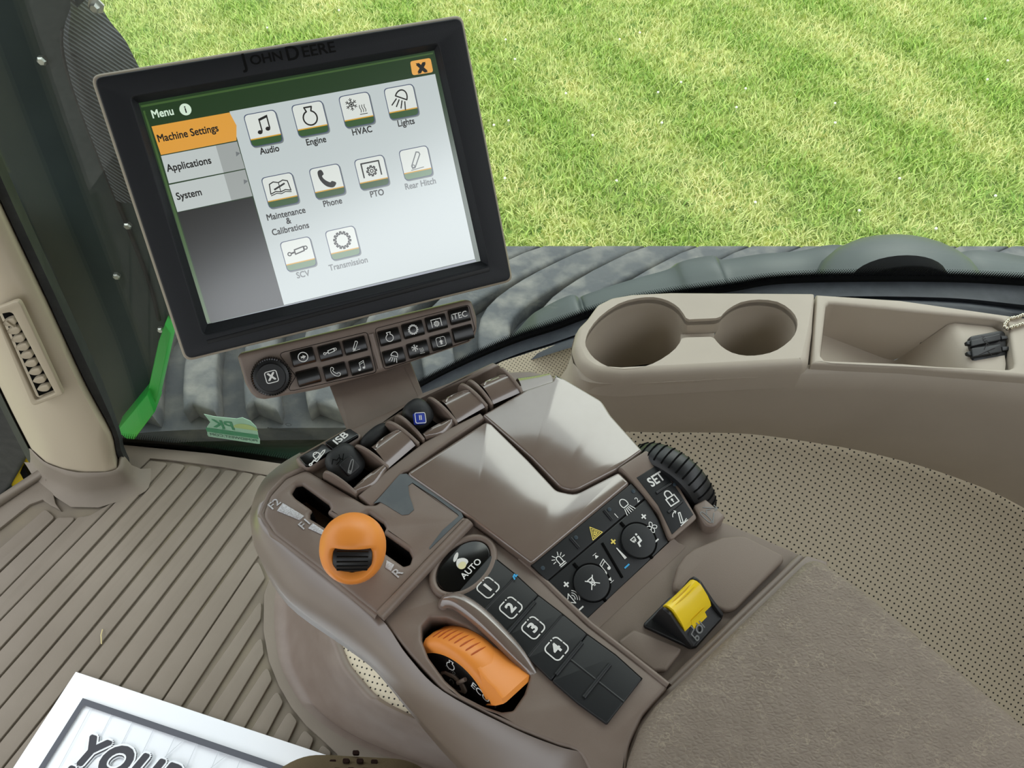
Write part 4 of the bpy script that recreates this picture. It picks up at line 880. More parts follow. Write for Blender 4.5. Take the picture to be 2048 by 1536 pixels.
for x, y in ((150, 1010), (433, 750), (717, 510), (922, 355)): plate('indicator', VA, circ(*vpx(x, y), .0016, 12), 0, .001, .0002, M['led'], ku)
def vi(ic, x, y, s, m='white', par=None, h=.0009, rot=0): show_icon(IC[ic], VA, vpx(x, y, h), s, M[m], par or kl, h, rot)
vi('beacon', 292, 935, .0058, par=ku); vi('hazard', 592, 702, .0052, 'pale_print', ku); vi('headlamp', 862, 478, .0062, par=ku)
show_text('1', VA, vpx(778, 566), .006, M['white'], ku, .0009); show_text('2', VA, vpx(955, 430), .006, M['white'], ku, .0009)
vi('plus', 1013, 568, .0028); vi('fan', 1082, 660, .0046); vi('minus', 1120, 776, .0028); vi('plus', 753, 782, .0028, 'pale_print'); vi('minus', 870, 991, .0028, 'cyan_print')
show_icon([('f', [(-.15, -1), (.3, -1), (.12, 1), (-.02, 1)])], VA, vpx(815, 885), .005, M['white'], kl, .0009)
vi('skip_f', 605, 905, .0026, rot=90); vi('note_thin', 677, 1003, .0058); vi('skip_f', 731, 1108, .0026, rot=-90)
vi('plus', 352, 1147, .0028); vi('speaker', 408, 1260, .0054); vi('minus', 476, 1353, .0028)
for cx, cy, ic, s in ((570, 1133, 'mute', .0052), (970, 773, 'person', .0056)):
    c = vpx(cx, cy, .003)
    for dv_ in (.0185, -.0160):
        a = (c[0], c[1] + dv_ * .78); b = (c[0], c[1] + dv_ * 1.0); tube('slot_groove', [VA.w(*a, .0004), VA.w(*b, .0004)], .0013, M['deep'], kl, 8)
    plate('knob_well', VA, circ(*vpx(cx, cy), .0142, 36), 0, .0008, .0002, M['deep'], kl)
    kb = plate('round_key', VA, circ(*c, .0130, 36), 0, .0036, .0007, M['black_key'], kl)
    show_icon(IC[ic], VA, c, s, M['white'], arm, .0039)
# ---- SET keypad and its surround
q1, q2, q3 = AR.w(*AR.px(*zV(945, 240), .0105), .0105), AR.w(*AR.px(*zV(1130, 125), .0105), .0105), AR.w(*AR.px(*zV(1250, 730), -.001), -.001)
VS = Frame(q1, q2 - q1, q1 - q3)
def spx(x, y, h=0): return VS.px(*zV(x, y), h)
plate('set_surround', VS, rounded([spx(*p) for p in ((802, 154), (1032, 6), (1152, 102), (1320, 330), (1468, 585), (1236, 788), (1148, 540), (1020, 390), (918, 274))], [.001, .002, .003, .01, .003, .003, .01, .01, .002], 3), -.03, .0012, .0012, M['brown'], arm)
ks = plate('set_keys', VS, [spx(*p) for p in ((948, 242), (1130, 128), (1288, 332), (1432, 556), (1250, 726), (1130, 478))], -.004, .0017, .0005, M['black_key'], arm)
show_text('SET', VS, spx(1120, 252, .002), .0105, M['white'], ks, .002, 0, bold=.03, wide=.85)
show_icon(IC['lock'], VS, spx(1242, 408, .002), .0068, M['white'], ks, .002); show_icon(IC['hitch_up'], VS, spx(1315, 572, .002), .0062, M['white'], ks, .002)
for a, b in (((1115, 375), (1240, 290)), ((1215, 540), (1335, 445))):
    p, q = spx(*a), spx(*b); tube('divider', [VS.w(*p, .0015), VS.w(*q, .0015)], .0013, M['black'], ks, 8)
plate('indicator', VS, circ(*spx(1270, 302), .0016, 12), 0, .0022, .0002, M['led'], ks)
# flap with the hitch drawing
plate('corner_key', AR, rounded(AR.poly([zV(*p) for p in ((1440, 470), (1535, 410), (1712, 560), (1620, 655), (1540, 650))], .002), [.002, .002, .002, .006, .014], 4), -.02, .002, .0018, M['brown'], arm)
show_icon(IC['hitch_float'], AR, AR.px(*zV(1578, 530), .0023), .0085, M['grey_print'], arm, .0023, 0)
# ---- tray with bin lid
tray = AR.poly([(1172, 1242), (1240, 1182), (1338, 1086), (1400, 1030), (1450, 1046), (1500, 1066), (1606, 1112), (1340, 1372)], -.009)
plate('tray', AR, tray, -.02, -.009, .001, M['brown_matte'], arm)
p_ = [AR.w(*AR.px(x, y, -.004), -.004) for x, y in ((1172, 1240), (1240, 1176), (1337, 1086), (1346, 1076))]; q_ = [AR.w(*AR.px(x, y, -.0088), -.0088) for x, y in ((1192, 1262), (1262, 1196), (1360, 1106), (1372, 1092))]
loft('tray_cove', [[p + V3((0, 0, -.012)) for p in p_], p_, [a.lerp(b, .45) + V3((0, 0, -.0018)) for a, b in zip(p_, q_)], q_], M['brown_matte'], arm, 80)
tl = [zD(*p) for p in ((884, 1040), (880, 1000), (905, 900), (950, 830), (1010, 785), (1180, 715), (1320, 705), (1560, 828), (1562, 860), (1265, 1160), (1200, 1172), (1130, 1135))]
plate('tray_lid', AR, rounded(AR.poly(tl, -.003), [.003, .004, .006, .006, .006, .01, .01, .004, .004, .008, .008, .003], 3), -.009, -.0035, .0022, M['brown_matte'], arm)
tl = [zD(*p) for p in ((530, 1360), (640, 1280), (935, 1395), (925, 1425), (840, 1536), (760, 1536))]
plate('tray_pad', AR, rounded(AR.poly(tl, -.003), .003, 3), -.009, -.004, .002, M['brown_matte'], arm)
tube('tray_lip', [AR.w(*AR.px(x, y, -.004), -.006) for x, y in ((1604, 1114), (1560, 1158), (1460, 1254), (1400, 1312), (1341, 1370))], .0035, M['brown'], arm, 8)

# ---- levers and their shrouds
def flange(pf, pb):
    f3 = AR.w(*AR.px(*pf, .018), .018); b3 = AR.w(*AR.px(*pb, .010), .010)
    o = V3((b3.x, b3.y, .68)); d = V3((f3.x, f3.y, .68)) - o; l = d.length
    fr = Frame(o, d, ZUP)
    prof = catmull([(0, .0115), (l * .3, .0175), (l * .62, .0205), (l * .88, .0195), (l * 1.0, .014), (l * 1.05, .004), (l * 1.05, -.01)], 4) + [(l * 1.05, -.022), (0, -.022)]
    plate('shroud_fin', fr, prof, -.0013, .0013, .0006, M['brown'], arm)
for a, b in (((349, 905), (628, 1098)), ((603, 690), (888, 884)), ((862, 495), (1138, 692)), ((942, 440), (1180, 660)), ((1203, 295), (1450, 520)), ((1465, 188), (1698, 385)), ((1535, 155), (1740, 372)), ((1788, 52), (1985, 272))):
    flange(zL(*a), zL(*b))
def cover(q, name='lever_cover'):
    aL, fL, fR, aR = [V3((*AR.px(*zL(*p), h), 0)) for p, h in zip(q, (.010, .016, .016, .010))]
    rows = []
    for t, h in ((0, .010), (.1, .0125), (.35, .0165), (.6, .0185), (.8, .0175), (.95, .0125), (1.03, .003), (1.05, -.02)):
        a, b = aL.lerp(fL, t), aR.lerp(fR, t); rows.append([AR.w(*(a.lerp(b, s).xy), h) for s in (0, .5, 1)])
    o = loft(name, rows, M['brown_gloss'], arm, 60)
    c = []
    for k in range(13):
        s = k / 12; t = .66 + .24 * math.sin(math.pi * s) ; a = aL.lerp(fL, t).lerp(aR.lerp(fR, t), .06 + .88 * s)
        hh = .0185 if t < .75 else .0185 - (t - .75) * .028
        c.append(AR.w(a.x, a.y, hh - .0002))
    tube('grip_crescent', c, .0011, M['brown_gloss'], arm, 6)
cover([(890, 885), (722, 692), (940, 548), (1108, 700)]); cover([(1458, 512), (1292, 312), (1508, 222), (1678, 388)]); cover([(1750, 362), (1612, 182), (1818, 95), (1968, 268)])
plate('lever_bay', AR, AR.poly([(600, 940), (700, 862), (840, 800), (1000, 742), (1030, 760), (1046, 790), (965, 838), (812, 944), (740, 1006), (690, 985)], -.012), -.02, -.010, .001, M['brown'], arm)
# raised front strip behind the levers
plate('deck_strip', AR, AR.poly([zL(*p) for p in ((640, 1105), (880, 895), (1130, 705), (1180, 668), (1440, 528), (1640, 430), (1680, 470), (1420, 640), (1050, 905), (1010, 915), (760, 1180), (740, 1185))], .0105), -.02, .0105, .002, M['brown'], arm)
plate('bay_front', AR, AR.poly([(604, 930), (640, 960), (668, 940), (700, 900), (760, 855), (850, 790), (950, 752), (1000, 728), (985, 722), (840, 790), (700, 856), (690, 862)], .004), -.03, .0035, .003, M['brown'], arm)
def superball(c, ax, ay, az, rx, ry, rz, e=.6, n=20, m=12):
    def sp(x): return math.copysign(abs(x) ** e, x)
    rows = []
    for i in range(m + 1):
        ph = -math.pi / 2 + math.pi * i / m
        rows.append([V3(c) + ax * (rx * sp(math.cos(ph)) * sp(math.cos(2 * math.pi * j / n))) + ay * (ry * sp(math.cos(ph)) * sp(math.sin(2 * math.pi * j / n))) + az * (rz * sp(math.sin(ph))) for j in range(n)])
    return grid_geo(rows, True)
LG = 'hydraulic levers in the armrest'
lv1 = thing('hydraulic_lever', 'worn black rubber lever with a hitch symbol behind the shift panel', 'lever', AR.w(*AR.px(700, 940, 0), -.01), LG)
tz = (ZUP * .85 - UFW * .52).normalized(); ty = UFW * .85 + ZUP * .52
v, f = superball(AR.w(*AR.px(690, 926, .010), .010), UL, ty, tz, .0135, .0145, .0090, .7); mk('grip', v, f, M['black_rubber'], lv1, 80)
LF = Frame(AR.w(*AR.px(699, 932, .0180), .0180), UL, ty)
plate('icon_pad', LF, rounded([(-.0055, -.006), (.006, -.006), (.006, .006), (-.0055, .006)], .002), -.004, .0008, .0006, M['black'], lv1)
show_icon(IC['hitch_plain'], LF, (0, -.0005), .0052, M['grey_print'], lv1, .0012, -30)
show_icon([('l', [(-1, 0), (-.5, .4), (-.2, 0), (.2, .1), (.4, -.4), (1, .1)], .12), ('l', [(-.6, -.4), (.1, -.3), (.5, .4)], .1)], LF, (-.003, .0095), .006, M['deep'], lv1, -.0012, name='crack')
lv2 = thing('hydraulic_lever', 'black lever with a blue two symbol label in the lever row', 'lever', AR.w(*AR.px(840, 840, 0), -.01), LG)
v, f = superball(AR.w(*AR.px(836, 828, .012), .012), UL, ty, tz, .0115, .0125, .0095, .78); mk('grip', v, f, M['black_rubber'], lv2, 80)
LF2 = Frame(AR.w(*AR.px(840.5, 836, .0222), .0222), UL * .82 - ty * .57, ty * .82 + UL * .57)
kp = plate('blue_label', LF2, rsq(.0046, .0012), -.004, .0002, .0001, M['blue'], lv2)
show_icon([('l', rsq(.92, .3), .12, True)], LF2, (0, 0), .0046, M['white'], kp, .0005); show_text('II', LF2, (0, 0), .0055, M['white'], kp, .0005, bold=.02)
lv3 = thing('hydraulic_lever', 'black lever top peeking over the closed second lever cover', 'lever', AR.w(*AR.px(750, 885, 0), -.01), LG)
v, f = superball(AR.w(*AR.px(750, 873, .007), .007), UL, UFW, ZUP, .0145, .006, .007, .8); mk('grip', v, f, M['black_rubber'], lv3, 80)
for q in ([(604, 1058), (850, 866)], [(1168, 612), (1406, 486)]):      # hinged lips in front of the open levers
    a, b = [V3((*AR.px(*zL(*p), .012), 0)) for p in q]; rows = []
    for k in range(11):
        t = k / 10; c = a.lerp(b, t); w = .3 + .7 * math.sin(math.pi * min(max(t, .06), .94))
        rows.append([AR.w(c.x, c.y - .0085 * w, .004), AR.w(c.x, c.y - .007 * w, .0105), AR.w(c.x, c.y - .002 * w, .0135 ), AR.w(c.x, c.y + .002 * w, .0125), AR.w(c.x, c.y + .001 * w, .006), AR.w(c.x, c.y - .003, -.006)])
    loft('lever_lip', rows, M['brown_gloss'], arm, 80)
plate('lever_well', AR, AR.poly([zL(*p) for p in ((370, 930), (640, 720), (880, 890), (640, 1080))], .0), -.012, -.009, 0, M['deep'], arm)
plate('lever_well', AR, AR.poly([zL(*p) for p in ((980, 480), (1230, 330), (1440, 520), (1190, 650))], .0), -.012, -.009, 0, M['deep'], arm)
# ---- ISB switch plate
IH = .012
ip = [zL(*p) for p in ((118, 800), (150, 770), (545, 550), (590, 552), (668, 600), (655, 640), (250, 880), (215, 885), (160, 850))]
plate('switch_plinth', AR, rounded(AR.poly(ip, IH), .004, 3), -.03, IH, .003, M['brown'], arm)
for q, tx in (([(152, 796), (352, 682), (432, 744), (232, 862), (205, 860)], 'cyl'), ([(362, 676), (552, 566), (575, 562), (642, 606), (638, 622), (442, 738)], 'ISB')):
    kq = plate('rocker_key', AR, rounded(AR.poly([zL(*p) for p in q], IH + .002), .0015, 3), .005, IH + .0022, .0007, M['black_gloss'], arm)
    cc = AR.px(*zL(*((300, 782) if tx == 'cyl' else (498, 642))), IH + .0025)
    if tx == 'cyl': show_icon(IC['lockcyl'], AR, (cc[0], cc[1] - .0005), .0085, M['white'], kq, IH + .0026, -8, sy=.9)
    else: show_text('ISB', AR, cc, .0085, M['white'], kq, IH + .0026, 0, bold=.03, wide=1.2)

# ---- gear shift lever (orange)
sh = thing('shift_lever', 'orange mushroom shaped gear lever with a black thumbwheel', 'gear lever', AR.w(*AR.px(735, 1105, .01), -.01))
KC = onz(706, 1091, .752); kr = .0204
nv = (CAM - KC).normalized(); kx = V3((1, 0, 0)); kx = (kx - nv * kx.dot(nv)).normalized(); ky = nv.cross(kx)      # ky: up in the picture
n_o = (nv * math.cos(R(22)) - ky * math.sin(R(22))).normalized(); oy = (ky - n_o * ky.dot(n_o)).normalized(); ox = oy.cross(n_o)
def a0(phi):                                    # D-shaped opening, angle from the opening axis
    s, c = math.sin(phi), math.cos(phi)
    r = .74
    if s > 0: r = min(r, .25 / max(s, 1e-3))
    return r
def kp_(al, phi, k=1.0):
    d = n_o * math.cos(al) + (ox * math.cos(phi) + oy * math.sin(phi)) * math.sin(al)
    dn = -d.dot(ky); rr = kr * k * (1.02 + (.16 * max(dn, 0) ** 1.5))
    return KC + d * rr
n = 48; rows = []
ph = [2 * math.pi * j / n for j in range(n)]
for k, da in ((.62, .02), (.86, .0), (.965, .012), (1.0, .05)): rows.append([kp_(a0(p) + da, p, k) for p in ph])
for i in range(1, 15):
    t = i / 14; rows.append([kp_(a0(p) + .05 + (math.pi - a0(p) - .06) * t, p) for p in ph])
loft('knob', rows, M['orange'], sh, 180, cu=True)
v, f = lathe_geo(KC - ky * .0055 + nv * .0015 - kx * .0118, kx, [(.001, 0), (.0112, 0), (.0122, .002), (.0122, .0216), (.0112, .0236), (.001, .0236)], 40)
wh = mk('thumbwheel', v, f, M['black'], sh, 30)
for j in range(26):
    a = 2 * math.pi * j / 26; d = (ky * math.cos(a) + nv * math.sin(a)); c = KC - ky * .0055 + nv * .0015
    tube('knurl', [c + d * .0123 - kx * .0095, c + d * .0123 + kx * .0095], .0006, M['black_gloss'], wh, 5)
bs = AR.w(*AR.px(742, 1120, .008), -.012)
ax_ = (KC - bs)
pts = [bs.lerp(KC, t) for t in (0, .3, .5, .62, .75, .9)]
v, f = tube_geo(pts, [.006, .0065, .008, .0125, .0165, .018], 24); mk('stem', v, f, M['orange'], sh, 60)

# ---- orange speed dial
dl = thing('speed_dial', 'large orange thumb dial with ribbed rim and black ECO face', 'dial', AR.w(*AR.px(945, 1330, 0), -.03))
da = (-UL * .90 + ZUP * .44).normalized(); db0 = (UL * .44 + ZUP * .90).normalized()
DP = Frame(AR.w(*AR.px(925, 1318, .014), .014), -UFW, db0)           # plane of the dial face
e1, e2, e3 = DP.px(849, 1290), DP.px(925, 1318), DP.px(986, 1402)
ax1, ay1 = e2[0] - e1[0], e2[1] - e1[1]; bx1, by1 = e3[0] - e1[0], e3[1] - e1[1]; dd = 2 * (ax1 * by1 - ay1 * bx1)
cxx = e1[0] + (by1 * (ax1 ** 2 + ay1 ** 2) - ay1 * (bx1 ** 2 + by1 ** 2)) / dd; cyy = e1[1] + (ax1 * (bx1 ** 2 + by1 ** 2) - bx1 * (ax1 ** 2 + ay1 ** 2)) / dd
RD = math.hypot(e1[0] - cxx, e1[1] - cyy); DC = DP.w(cxx, cyy); da = DP.n
a1, a3 = math.atan2(e1[1] - cyy, e1[0] - cxx), math.atan2(e3[1] - cyy, e3[0] - cxx)
if a1 < 0: a1 += 2 * math.pi
am = (a1 + a3) / 2; ph0 = (a1 - a3) / 2
db = DP.ux * math.cos(am) + DP.uy * math.sin(am); dF = DP.ux * math.cos(am + math.pi / 2) + DP.uy * math.sin(am + math.pi / 2)
print('DIAL', RD, math.degrees(ph0), am)
cap = RD * (1 - math.cos(ph0))
WID = .027
def dpt(p, r, o): return DC + (dF * math.sin(p) + db * math.cos(p)) * r + da * o
sec = [(.0, RD - .006), (.0006, RD - .001), (-.001, RD + .0012), (-.004, RD + .0028), (-.012, RD + .0032), (-WID + .004, RD + .002), (-WID, RD - .001), (-WID - .001, RD - .010)]
rows = [[dpt(ph0 * 1.04 - 2.0 * ph0 * i / 40, r, o) for o, r in sec] for i in range(41)]
loft('rim', rows, M['orange'], dl, 60, cap0=True, cap1=True)
for i in range(8):
    p = ph0 * (.86 - i * .135); tube('rim_groove', [dpt(p - .012 * k, RD + (.0006, .0030, .0033, .0030, .0022)[k], -.001 - .0045 * k) for k in range(5)], [.0002, .0005, .0006, .0005, .0002], M['orange_dark'], dl, 6)
rows = []
for i, (p, e, w0, w1) in enumerate(((-.20, .002, -.003, -WID + .003), (-.42, .003, -.001, -WID), (-.60, .005, .0005, -WID - .002), (-.78, .009, .001, -WID - .005), (-.94, .0125, .0025, -WID - .007), (-1.02, .012, .0025, -WID - .007), (-1.06, .004, .002, -WID - .005), (-1.07, -.006, .001, -WID - .003))):
    p *= ph0; rows.append([dpt(p, RD - .002, min(w0, .0008)), dpt(p, RD + e - .001, w0), dpt(p, RD + e, w0 - .002), dpt(p, RD + e, w1 + .002), dpt(p, RD + e - .001, w1), dpt(p, RD - .012, w1)])
loft('paddle', rows, M['orange'], dl, 40, cap0=True, cap1=True)
DF = Frame(DC - da * .0008, DP.ux, DP.uy)
def fpx(x, y): return DF.px(840 + x / 5.908, 1180 + y / 5.908)
a_ = [((RD - .001) * math.cos(a1 + (a3 - a1) * i / 30), (RD - .001) * math.sin(a1 + (a3 - a1) * i / 30)) for i in range(31)]
lowf = [fpx(*q) for q in ((890, 1400), (730, 1375), (560, 1290), (400, 1180), (230, 1000), (100, 800))]
fp = plate('face', DF, a_ + lowf, -.006, 0, .0004, M['black_gloss'], dl)
show_text('ECO', DF, fpx(715, 1210), .0062, M['white'], fp, .0003, -4, bold=.015, wide=1.3)
show_icon(IC['engine'], DF, fpx(365, 885), .0046, M['white'], fp, .0003, 12, sy=.8)
show_text('AUTO', DF, fpx(362, 940), .0032, M['grey_print'], fp, .0003, -4)
plate('hub', DF, rounded([fpx(*q) for q in ((240, 960), (300, 955), (420, 1010), (520, 1110), (560, 1190), (545, 1225), (420, 1175), (300, 1080))], .002, 3), -.002, .0012, .0006, M['brown'], dl)
plate('hub_window', DF, rounded([fpx(*q) for q in ((265, 985), (310, 985), (400, 1030), (480, 1110), (510, 1185), (420, 1150), (310, 1070))], .002, 3), .0008, .0015, .0002, M['black_gloss'], dl)
show_icon([('l', [(-.6, -.3), (-.5, .4), (.1, .5), (.5, .2), (.6, -.3)], .18)], DF, fpx(395, 1065), .0028, M['grey_print'], dl, .0018)
p, q = fpx(465, 1085), fpx(555, 1040); tube('pointer', [DF.w(*p, .0015), DF.w(*q, .0015)], .0014, M['brown'], dl, 8)
# pocket edge and hood round the dial
hood = [(178, 610), (205, 575), (260, 570), (340, 615), (430, 690), (560, 820), (660, 930), (738, 1015)]
hp_ = catmull(hood, 3); nH = len(hp_); pts = []; rr = []
for i, (x, y) in enumerate(hp_):
    t = i / (nH - 1); h = .003 + .008 * math.sin(math.pi * min(1, t * 1.05 + .02)) ** .7; pts.append(AR.w(*AR.px(*zC(x, y), h), h - .003)); rr.append(.0025 + .0042 * math.sin(math.pi * t) ** .6)
tube('dial_hood', pts, rr, M['brown_gloss'], arm, 12)
# ---- black ribbed dial on the right flank
bd = thing('depth_dial', 'black ribbed thumbwheel on the outer edge of the armrest', 'dial', AR.w(*AR.px(1350, 950, 0), -.05))
wa = AR.w(*AR.px(1290, 893, .006), .006); wb = AR.w(*AR.px(1388, 1003, .006), .006)
wm = (wa + wb) / 2; RW = .040; hh = math.sqrt(max(RW ** 2 - ((wa - wb).length / 2) ** 2, 1e-6)); WC = V3((wm.x, wm.y, wm.z - hh)) + UL * .004
v, f = lathe_geo(WC - UL * .010, UL, [(.005, 0), (RW - .005, 0), (RW - .0015, .0025), (RW, .006), (RW + .0005, .011), (RW, .017), (RW - .002, .021), (RW - .006, .0235), (.005, .0235)], 72)
w_ = mk('wheel', v, f, M['black'], bd, 35)
for j in range(36):
    a = 2 * math.pi * j / 36; d = UFW * math.cos(a) + ZUP * math.sin(a); e = UFW * math.cos(a + .03) + ZUP * math.sin(a + .03)
    if d.z < -.2: continue
    tube('rib_groove', [WC + d * (RW - .0015) - UL * .008, WC + d * (RW + .0002) - UL * .003, WC + d * (RW + .0006) + UL * .003, WC + d * (RW + .0002) + UL * .007, WC + d * (RW - .0018) + UL * .011], .0007, M['deep'], w_, 5)

# ---- yellow PTO switch in its black guard
def zP(x, y): return (1260 + x / 8.083, 1130 + y / 8.083)
ps = thing('pto_switch', 'yellow rocker switch in a black guard on the armrest tray', 'switch', AR.w(*AR.px(1370, 1255, -.008), -.009))
base = [zP(*p) for p in ((222, 940), (640, 515), (700, 505), (770, 540), (1500, 800), (1500, 850), (1080, 1320), (980, 1340), (230, 990))]
plate('guard_base', AR, rounded(AR.poly(base, -.006), .003, 3), -.010, -.0055, .0015, M['black'], ps)
def wall(apx, aft, fro):
    A_ = AR.w(*AR.px(*zP(*apx), .017), .017); Bf = AR.w(*AR.px(*zP(*aft), -.005), -.005)
    d = V3((A_.x - Bf.x, A_.y - Bf.y, 0)); d = UFW * d.dot(UFW); l = d.length
    o = V3((Bf.x, Bf.y, .68)); fr = Frame(o, UFW, ZUP)
    prof = rounded([(0, -.006), (0, -.002), (l * .42, .0075), (l * .82, .018), (l * 1.02, .0185), (l * 1.10, .012), (l * 1.2, -.006)], [0, .001, .01, .004, .003, .004, 0], 4)
    plate('guard_wall', fr, prof, -.0012, .0012, .0005, M['black'], ps)
    return o, l
oL, lL = wall((520, 745), (1000, 1330), (220, 940)); oR, lR = wall((985, 275), (1490, 840), (640, 515))
sp_ = (oR - oL).dot(UL)
PFm = Frame(oL, UL, UFW)
rows = []
off = (oR - oL).dot(UFW)
for k in range(9):
    t = .07 + .86 * k / 8; sag = -.0022 * math.sin(math.pi * t); r = []
    for f_, h in ((.34, .0035), (.40, .0075), (.52, .0125), (.68, .0175), (.80, .0205 ), (.92, .0210), (1.02, .0195), (1.08, .0165), (1.05, .008)):
        r.append(PFm.w(sp_ * t, f_ * lL + off * t, h + sag * (1 if h > .015 else .3)))
    rows.append(r)
loft('rocker', rows, M['yellow'], ps, 60, cap0=True, cap1=True)
rows = []
for k in range(2):
    t = (.30, .72)[k]; rows.append([PFm.w(sp_ * t, f_ * lL + off * t, h) for f_, h in ((.24, -.0005), (.34, .0035), (.40, .0078), (.34, .0028))])
loft('rocker_lug', rows, M['yellow'], ps, 30, cap0=True, cap1=True)
for f_ in (.86, .97):
    tube('thumb_groove', [PFm.w(sp_ * t, f_ * lL + off * t, .0208 - .0022 * math.sin(math.pi * t)) for t in (.2, .35, .5, .65, .8)], [.0001, .0004, .0005, .0004, .0001], mat('yellow_groove', (214, 176, 40), .5, .4), ps, 6)
ramp = [[PFm.w(sp_ * t, f_ * lL + off * t, h) for f_, h in ((0, -.005), (.06, -.0045), (.25, -.0015), (.45, .003), (.9, .008))] for t in (.04, .96)]
loft('guard_ramp', ramp, M['black_key'], ps, 60)
RF = Frame(PFm.w(sp_ * .5, .20 * lL + off * .5, -.0018), UL, PFm.w(0, .35 * lL, .0015) - PFm.w(0, .05 * lL, -.0045))
show_icon(IC['tractor'], RF, RF.px(*zP(1075, 930)), .0085, M['grey_print'], ps, .0012, 4)

# ---- padded armrest
cu_ = thing('armrest_pad', 'brown grained leather armrest cushion at the lower right', 'armrest', onz(1700, 1400, .62))
co = AR.poly([(1347, 1381), (1612, 1127), (1640, 1132), (1720, 1190), (1850, 1298), (2048, 1468), (2400, 1790), (2100, 2150), (1300, 2000), (1240, 1640), (1252, 1530), (1278, 1460), (1310, 1415)], .0)
plate('cushion', AR, rounded(co, [.006, .012, .02, .03, .05, .05, .02, .02, .02, .03, .03, .02, .01], 5), -.06, .012, .009, M['leather'], cu_)
sm = AR.poly([(1338, 1378), (1608, 1118), (1650, 1130), (1700, 1600), (1246, 1640), (1246, 1530), (1270, 1460), (1304, 1410)], -.006)
plate('seam_bed', AR, sm, -.02, .0005, .002, M['brown'], cu_)

# ================================================================== MONITOR
MF = Frame((-.15025, .52257, .81897), (.93922, .34208, -.00319), (-.18823, .51955, .83395))
def z1(x, y): return (160 + x / 2.1333, y / 2.1333)
mon = thing('touchscreen_monitor', 'black framed touchscreen monitor showing a settings menu', 'monitor', MF.w(0, -.109, -.03))
oc_ = [(-.14, -.109), (.14, -.109), (.14, .109), (-.14, .109)]

inn = [(-.1375, -.1065), (.1375, -.1065), (.1375, .1065), (-.1375, .1065)]
rec = MF.poly([(262, 195), (877, 88), (978, 531), (407, 670)], .003)
plate('rear_shell', MF, rounded(oc_, .007, 5), -.030, .0, .003, M['shell'], mon, holes=[rounded(rec, .003, 4)])
plate('rear_cover', MF, [(-.125, -.095), (.125, -.095), (.125, .095), (-.125, .095)], -.036, -.012, .004, M['shell'], mon)
plate('bezel', MF, rounded(inn, .006, 5), -.01, .003, .0015, M['bezel'], mon, holes=[rounded(rec, .003, 4)])
scr = MF.poly([(277, 206), (868, 101), (961, 522), (415, 648)], -.004)
loft('bezel_slope', [[MF.w(x, y, .0015) for x, y in rec], [MF.w(x, y, -.004) for x, y in scr]], M['bezel'], mon, 20, cu=True)
t_ = MF.poly([z1(*p) for p in ((540, 1452), (1745, 1140), (1748, 1158), (545, 1468))], .0034)
plate('lower_groove', MF, t_, .002, .0034, .0002, M['bezel_dark'], mon)
def mt(s, x, y, size, m, par, h, **k): show_text(s, MF, MF.px(x, y, h), size, M[m], par, h, **k)
c = MF.px(580, 109, .0032)
def tilt_m(): return 0
# embossed maker's lettering with larger initials
mt('J', 489, 123, .0140, 'bezel_dark', mon, .0032, bold=.02); mt('OHN', 533, 116.8, .0094, 'bezel_dark', mon, .0032, bold=.02, wide=1.12); mt('D', 585, 107.5, .0140, 'bezel_dark', mon, .0032, bold=.02); mt('EERE', 637, 99.8, .0110, 'bezel_dark', mon, .0032, bold=.02, wide=1.12)
SH = -.004
def sp(q, h=SH): return MF.poly(q, h)
sc_ = thing('screen', None, None, (0, 0, 0)); sc_.parent = mon
def pane(name, q, lv, m, par=sc_, r=0):
    p = sp(q); p = rounded(p, r, 4) if r else p
    return plate(name, MF, p, SH - .001, SH + lv * .00012, 0, M[m], par)
pane('backing', [(270, 203), (869, 97), (966, 524), (412, 652)], 0, 's_green')
pane('title_bar', [(288, 221), (862, 112), (870, 150), (300, 252)], 1, 's_green')
pane('frame_line', [(281, 211), (866, 105), (866, 108), (283, 215)], 1, 's_line')
pane('frame_line', [(286, 222), (290, 221), (420, 644), (414, 646)], 1, 's_line')
pane('content_area', [(459, 223), (870, 148), (950, 518), (568, 610)], 2, 's_white')
pane('menu_tab', [(303, 253), (459, 225), (473, 251), (473, 281), (322, 310)], 3, 's_orange')
for q in ([(322, 312), (474, 283), (490, 337), (338, 367)], [(338, 370), (490, 339), (505, 392), (355, 424)]):
    k = pane('menu_tab', q, 3, 's_tab'); a, b, c_, d = q
    e = lambda u, v, t: (u[0] + (v[0] - u[0]) * t, u[1] + (v[1] - u[1]) * t)
    pane('menu_tab_end', [e(a, b, .72), b, c_, e(d, c_, .72)], 4, 's_tab2')
    x, y = e(e(a, b, .97), e(d, c_, .97), .45); pane('menu_arrow', [(x - 5, y - 5), (x + 4, y - 2), (x - 4, y + 5)], 5, 's_grey')
pane('empty_area', [(355, 425), (505, 394), (568, 610), (422, 645)], 2, 's_dark')
pane('lower_edge', [(424, 646), (568, 611), (951, 519), (953, 523), (428, 649)], 1, 's_low')
pane('close_key', [z1(*p) for p in ((1408, 262), (1495, 247), (1507, 308), (1418, 322))], 3, 's_x', r=.002)
hh_ = SH + .0008
mt('x', *z1(1457, 283), .0150, 's_black', sc_, hh_, bold=.05)
TXT = lambda s, x, y, size=.0069, m='s_black', **k: mt(s, x, y, size, m, sc_, hh_, bold=.028, wide=.88, **k)
TXT('Menu', 325, 226, .0080, 's_pale'); TXT('Machine Settings', 376, 267, .0075); TXT('Applications', 378, 329, .0075); TXT('System', 378, 389, .0075)
show_icon([('f', circ(0, 0, 1, 22))], MF, MF.px(371, 219, SH), .0042, M['s_pale'], sc_, SH + .0006); mt('i', 371, 219.5, .0070, 's_black', sc_, hh_, bold=.03)
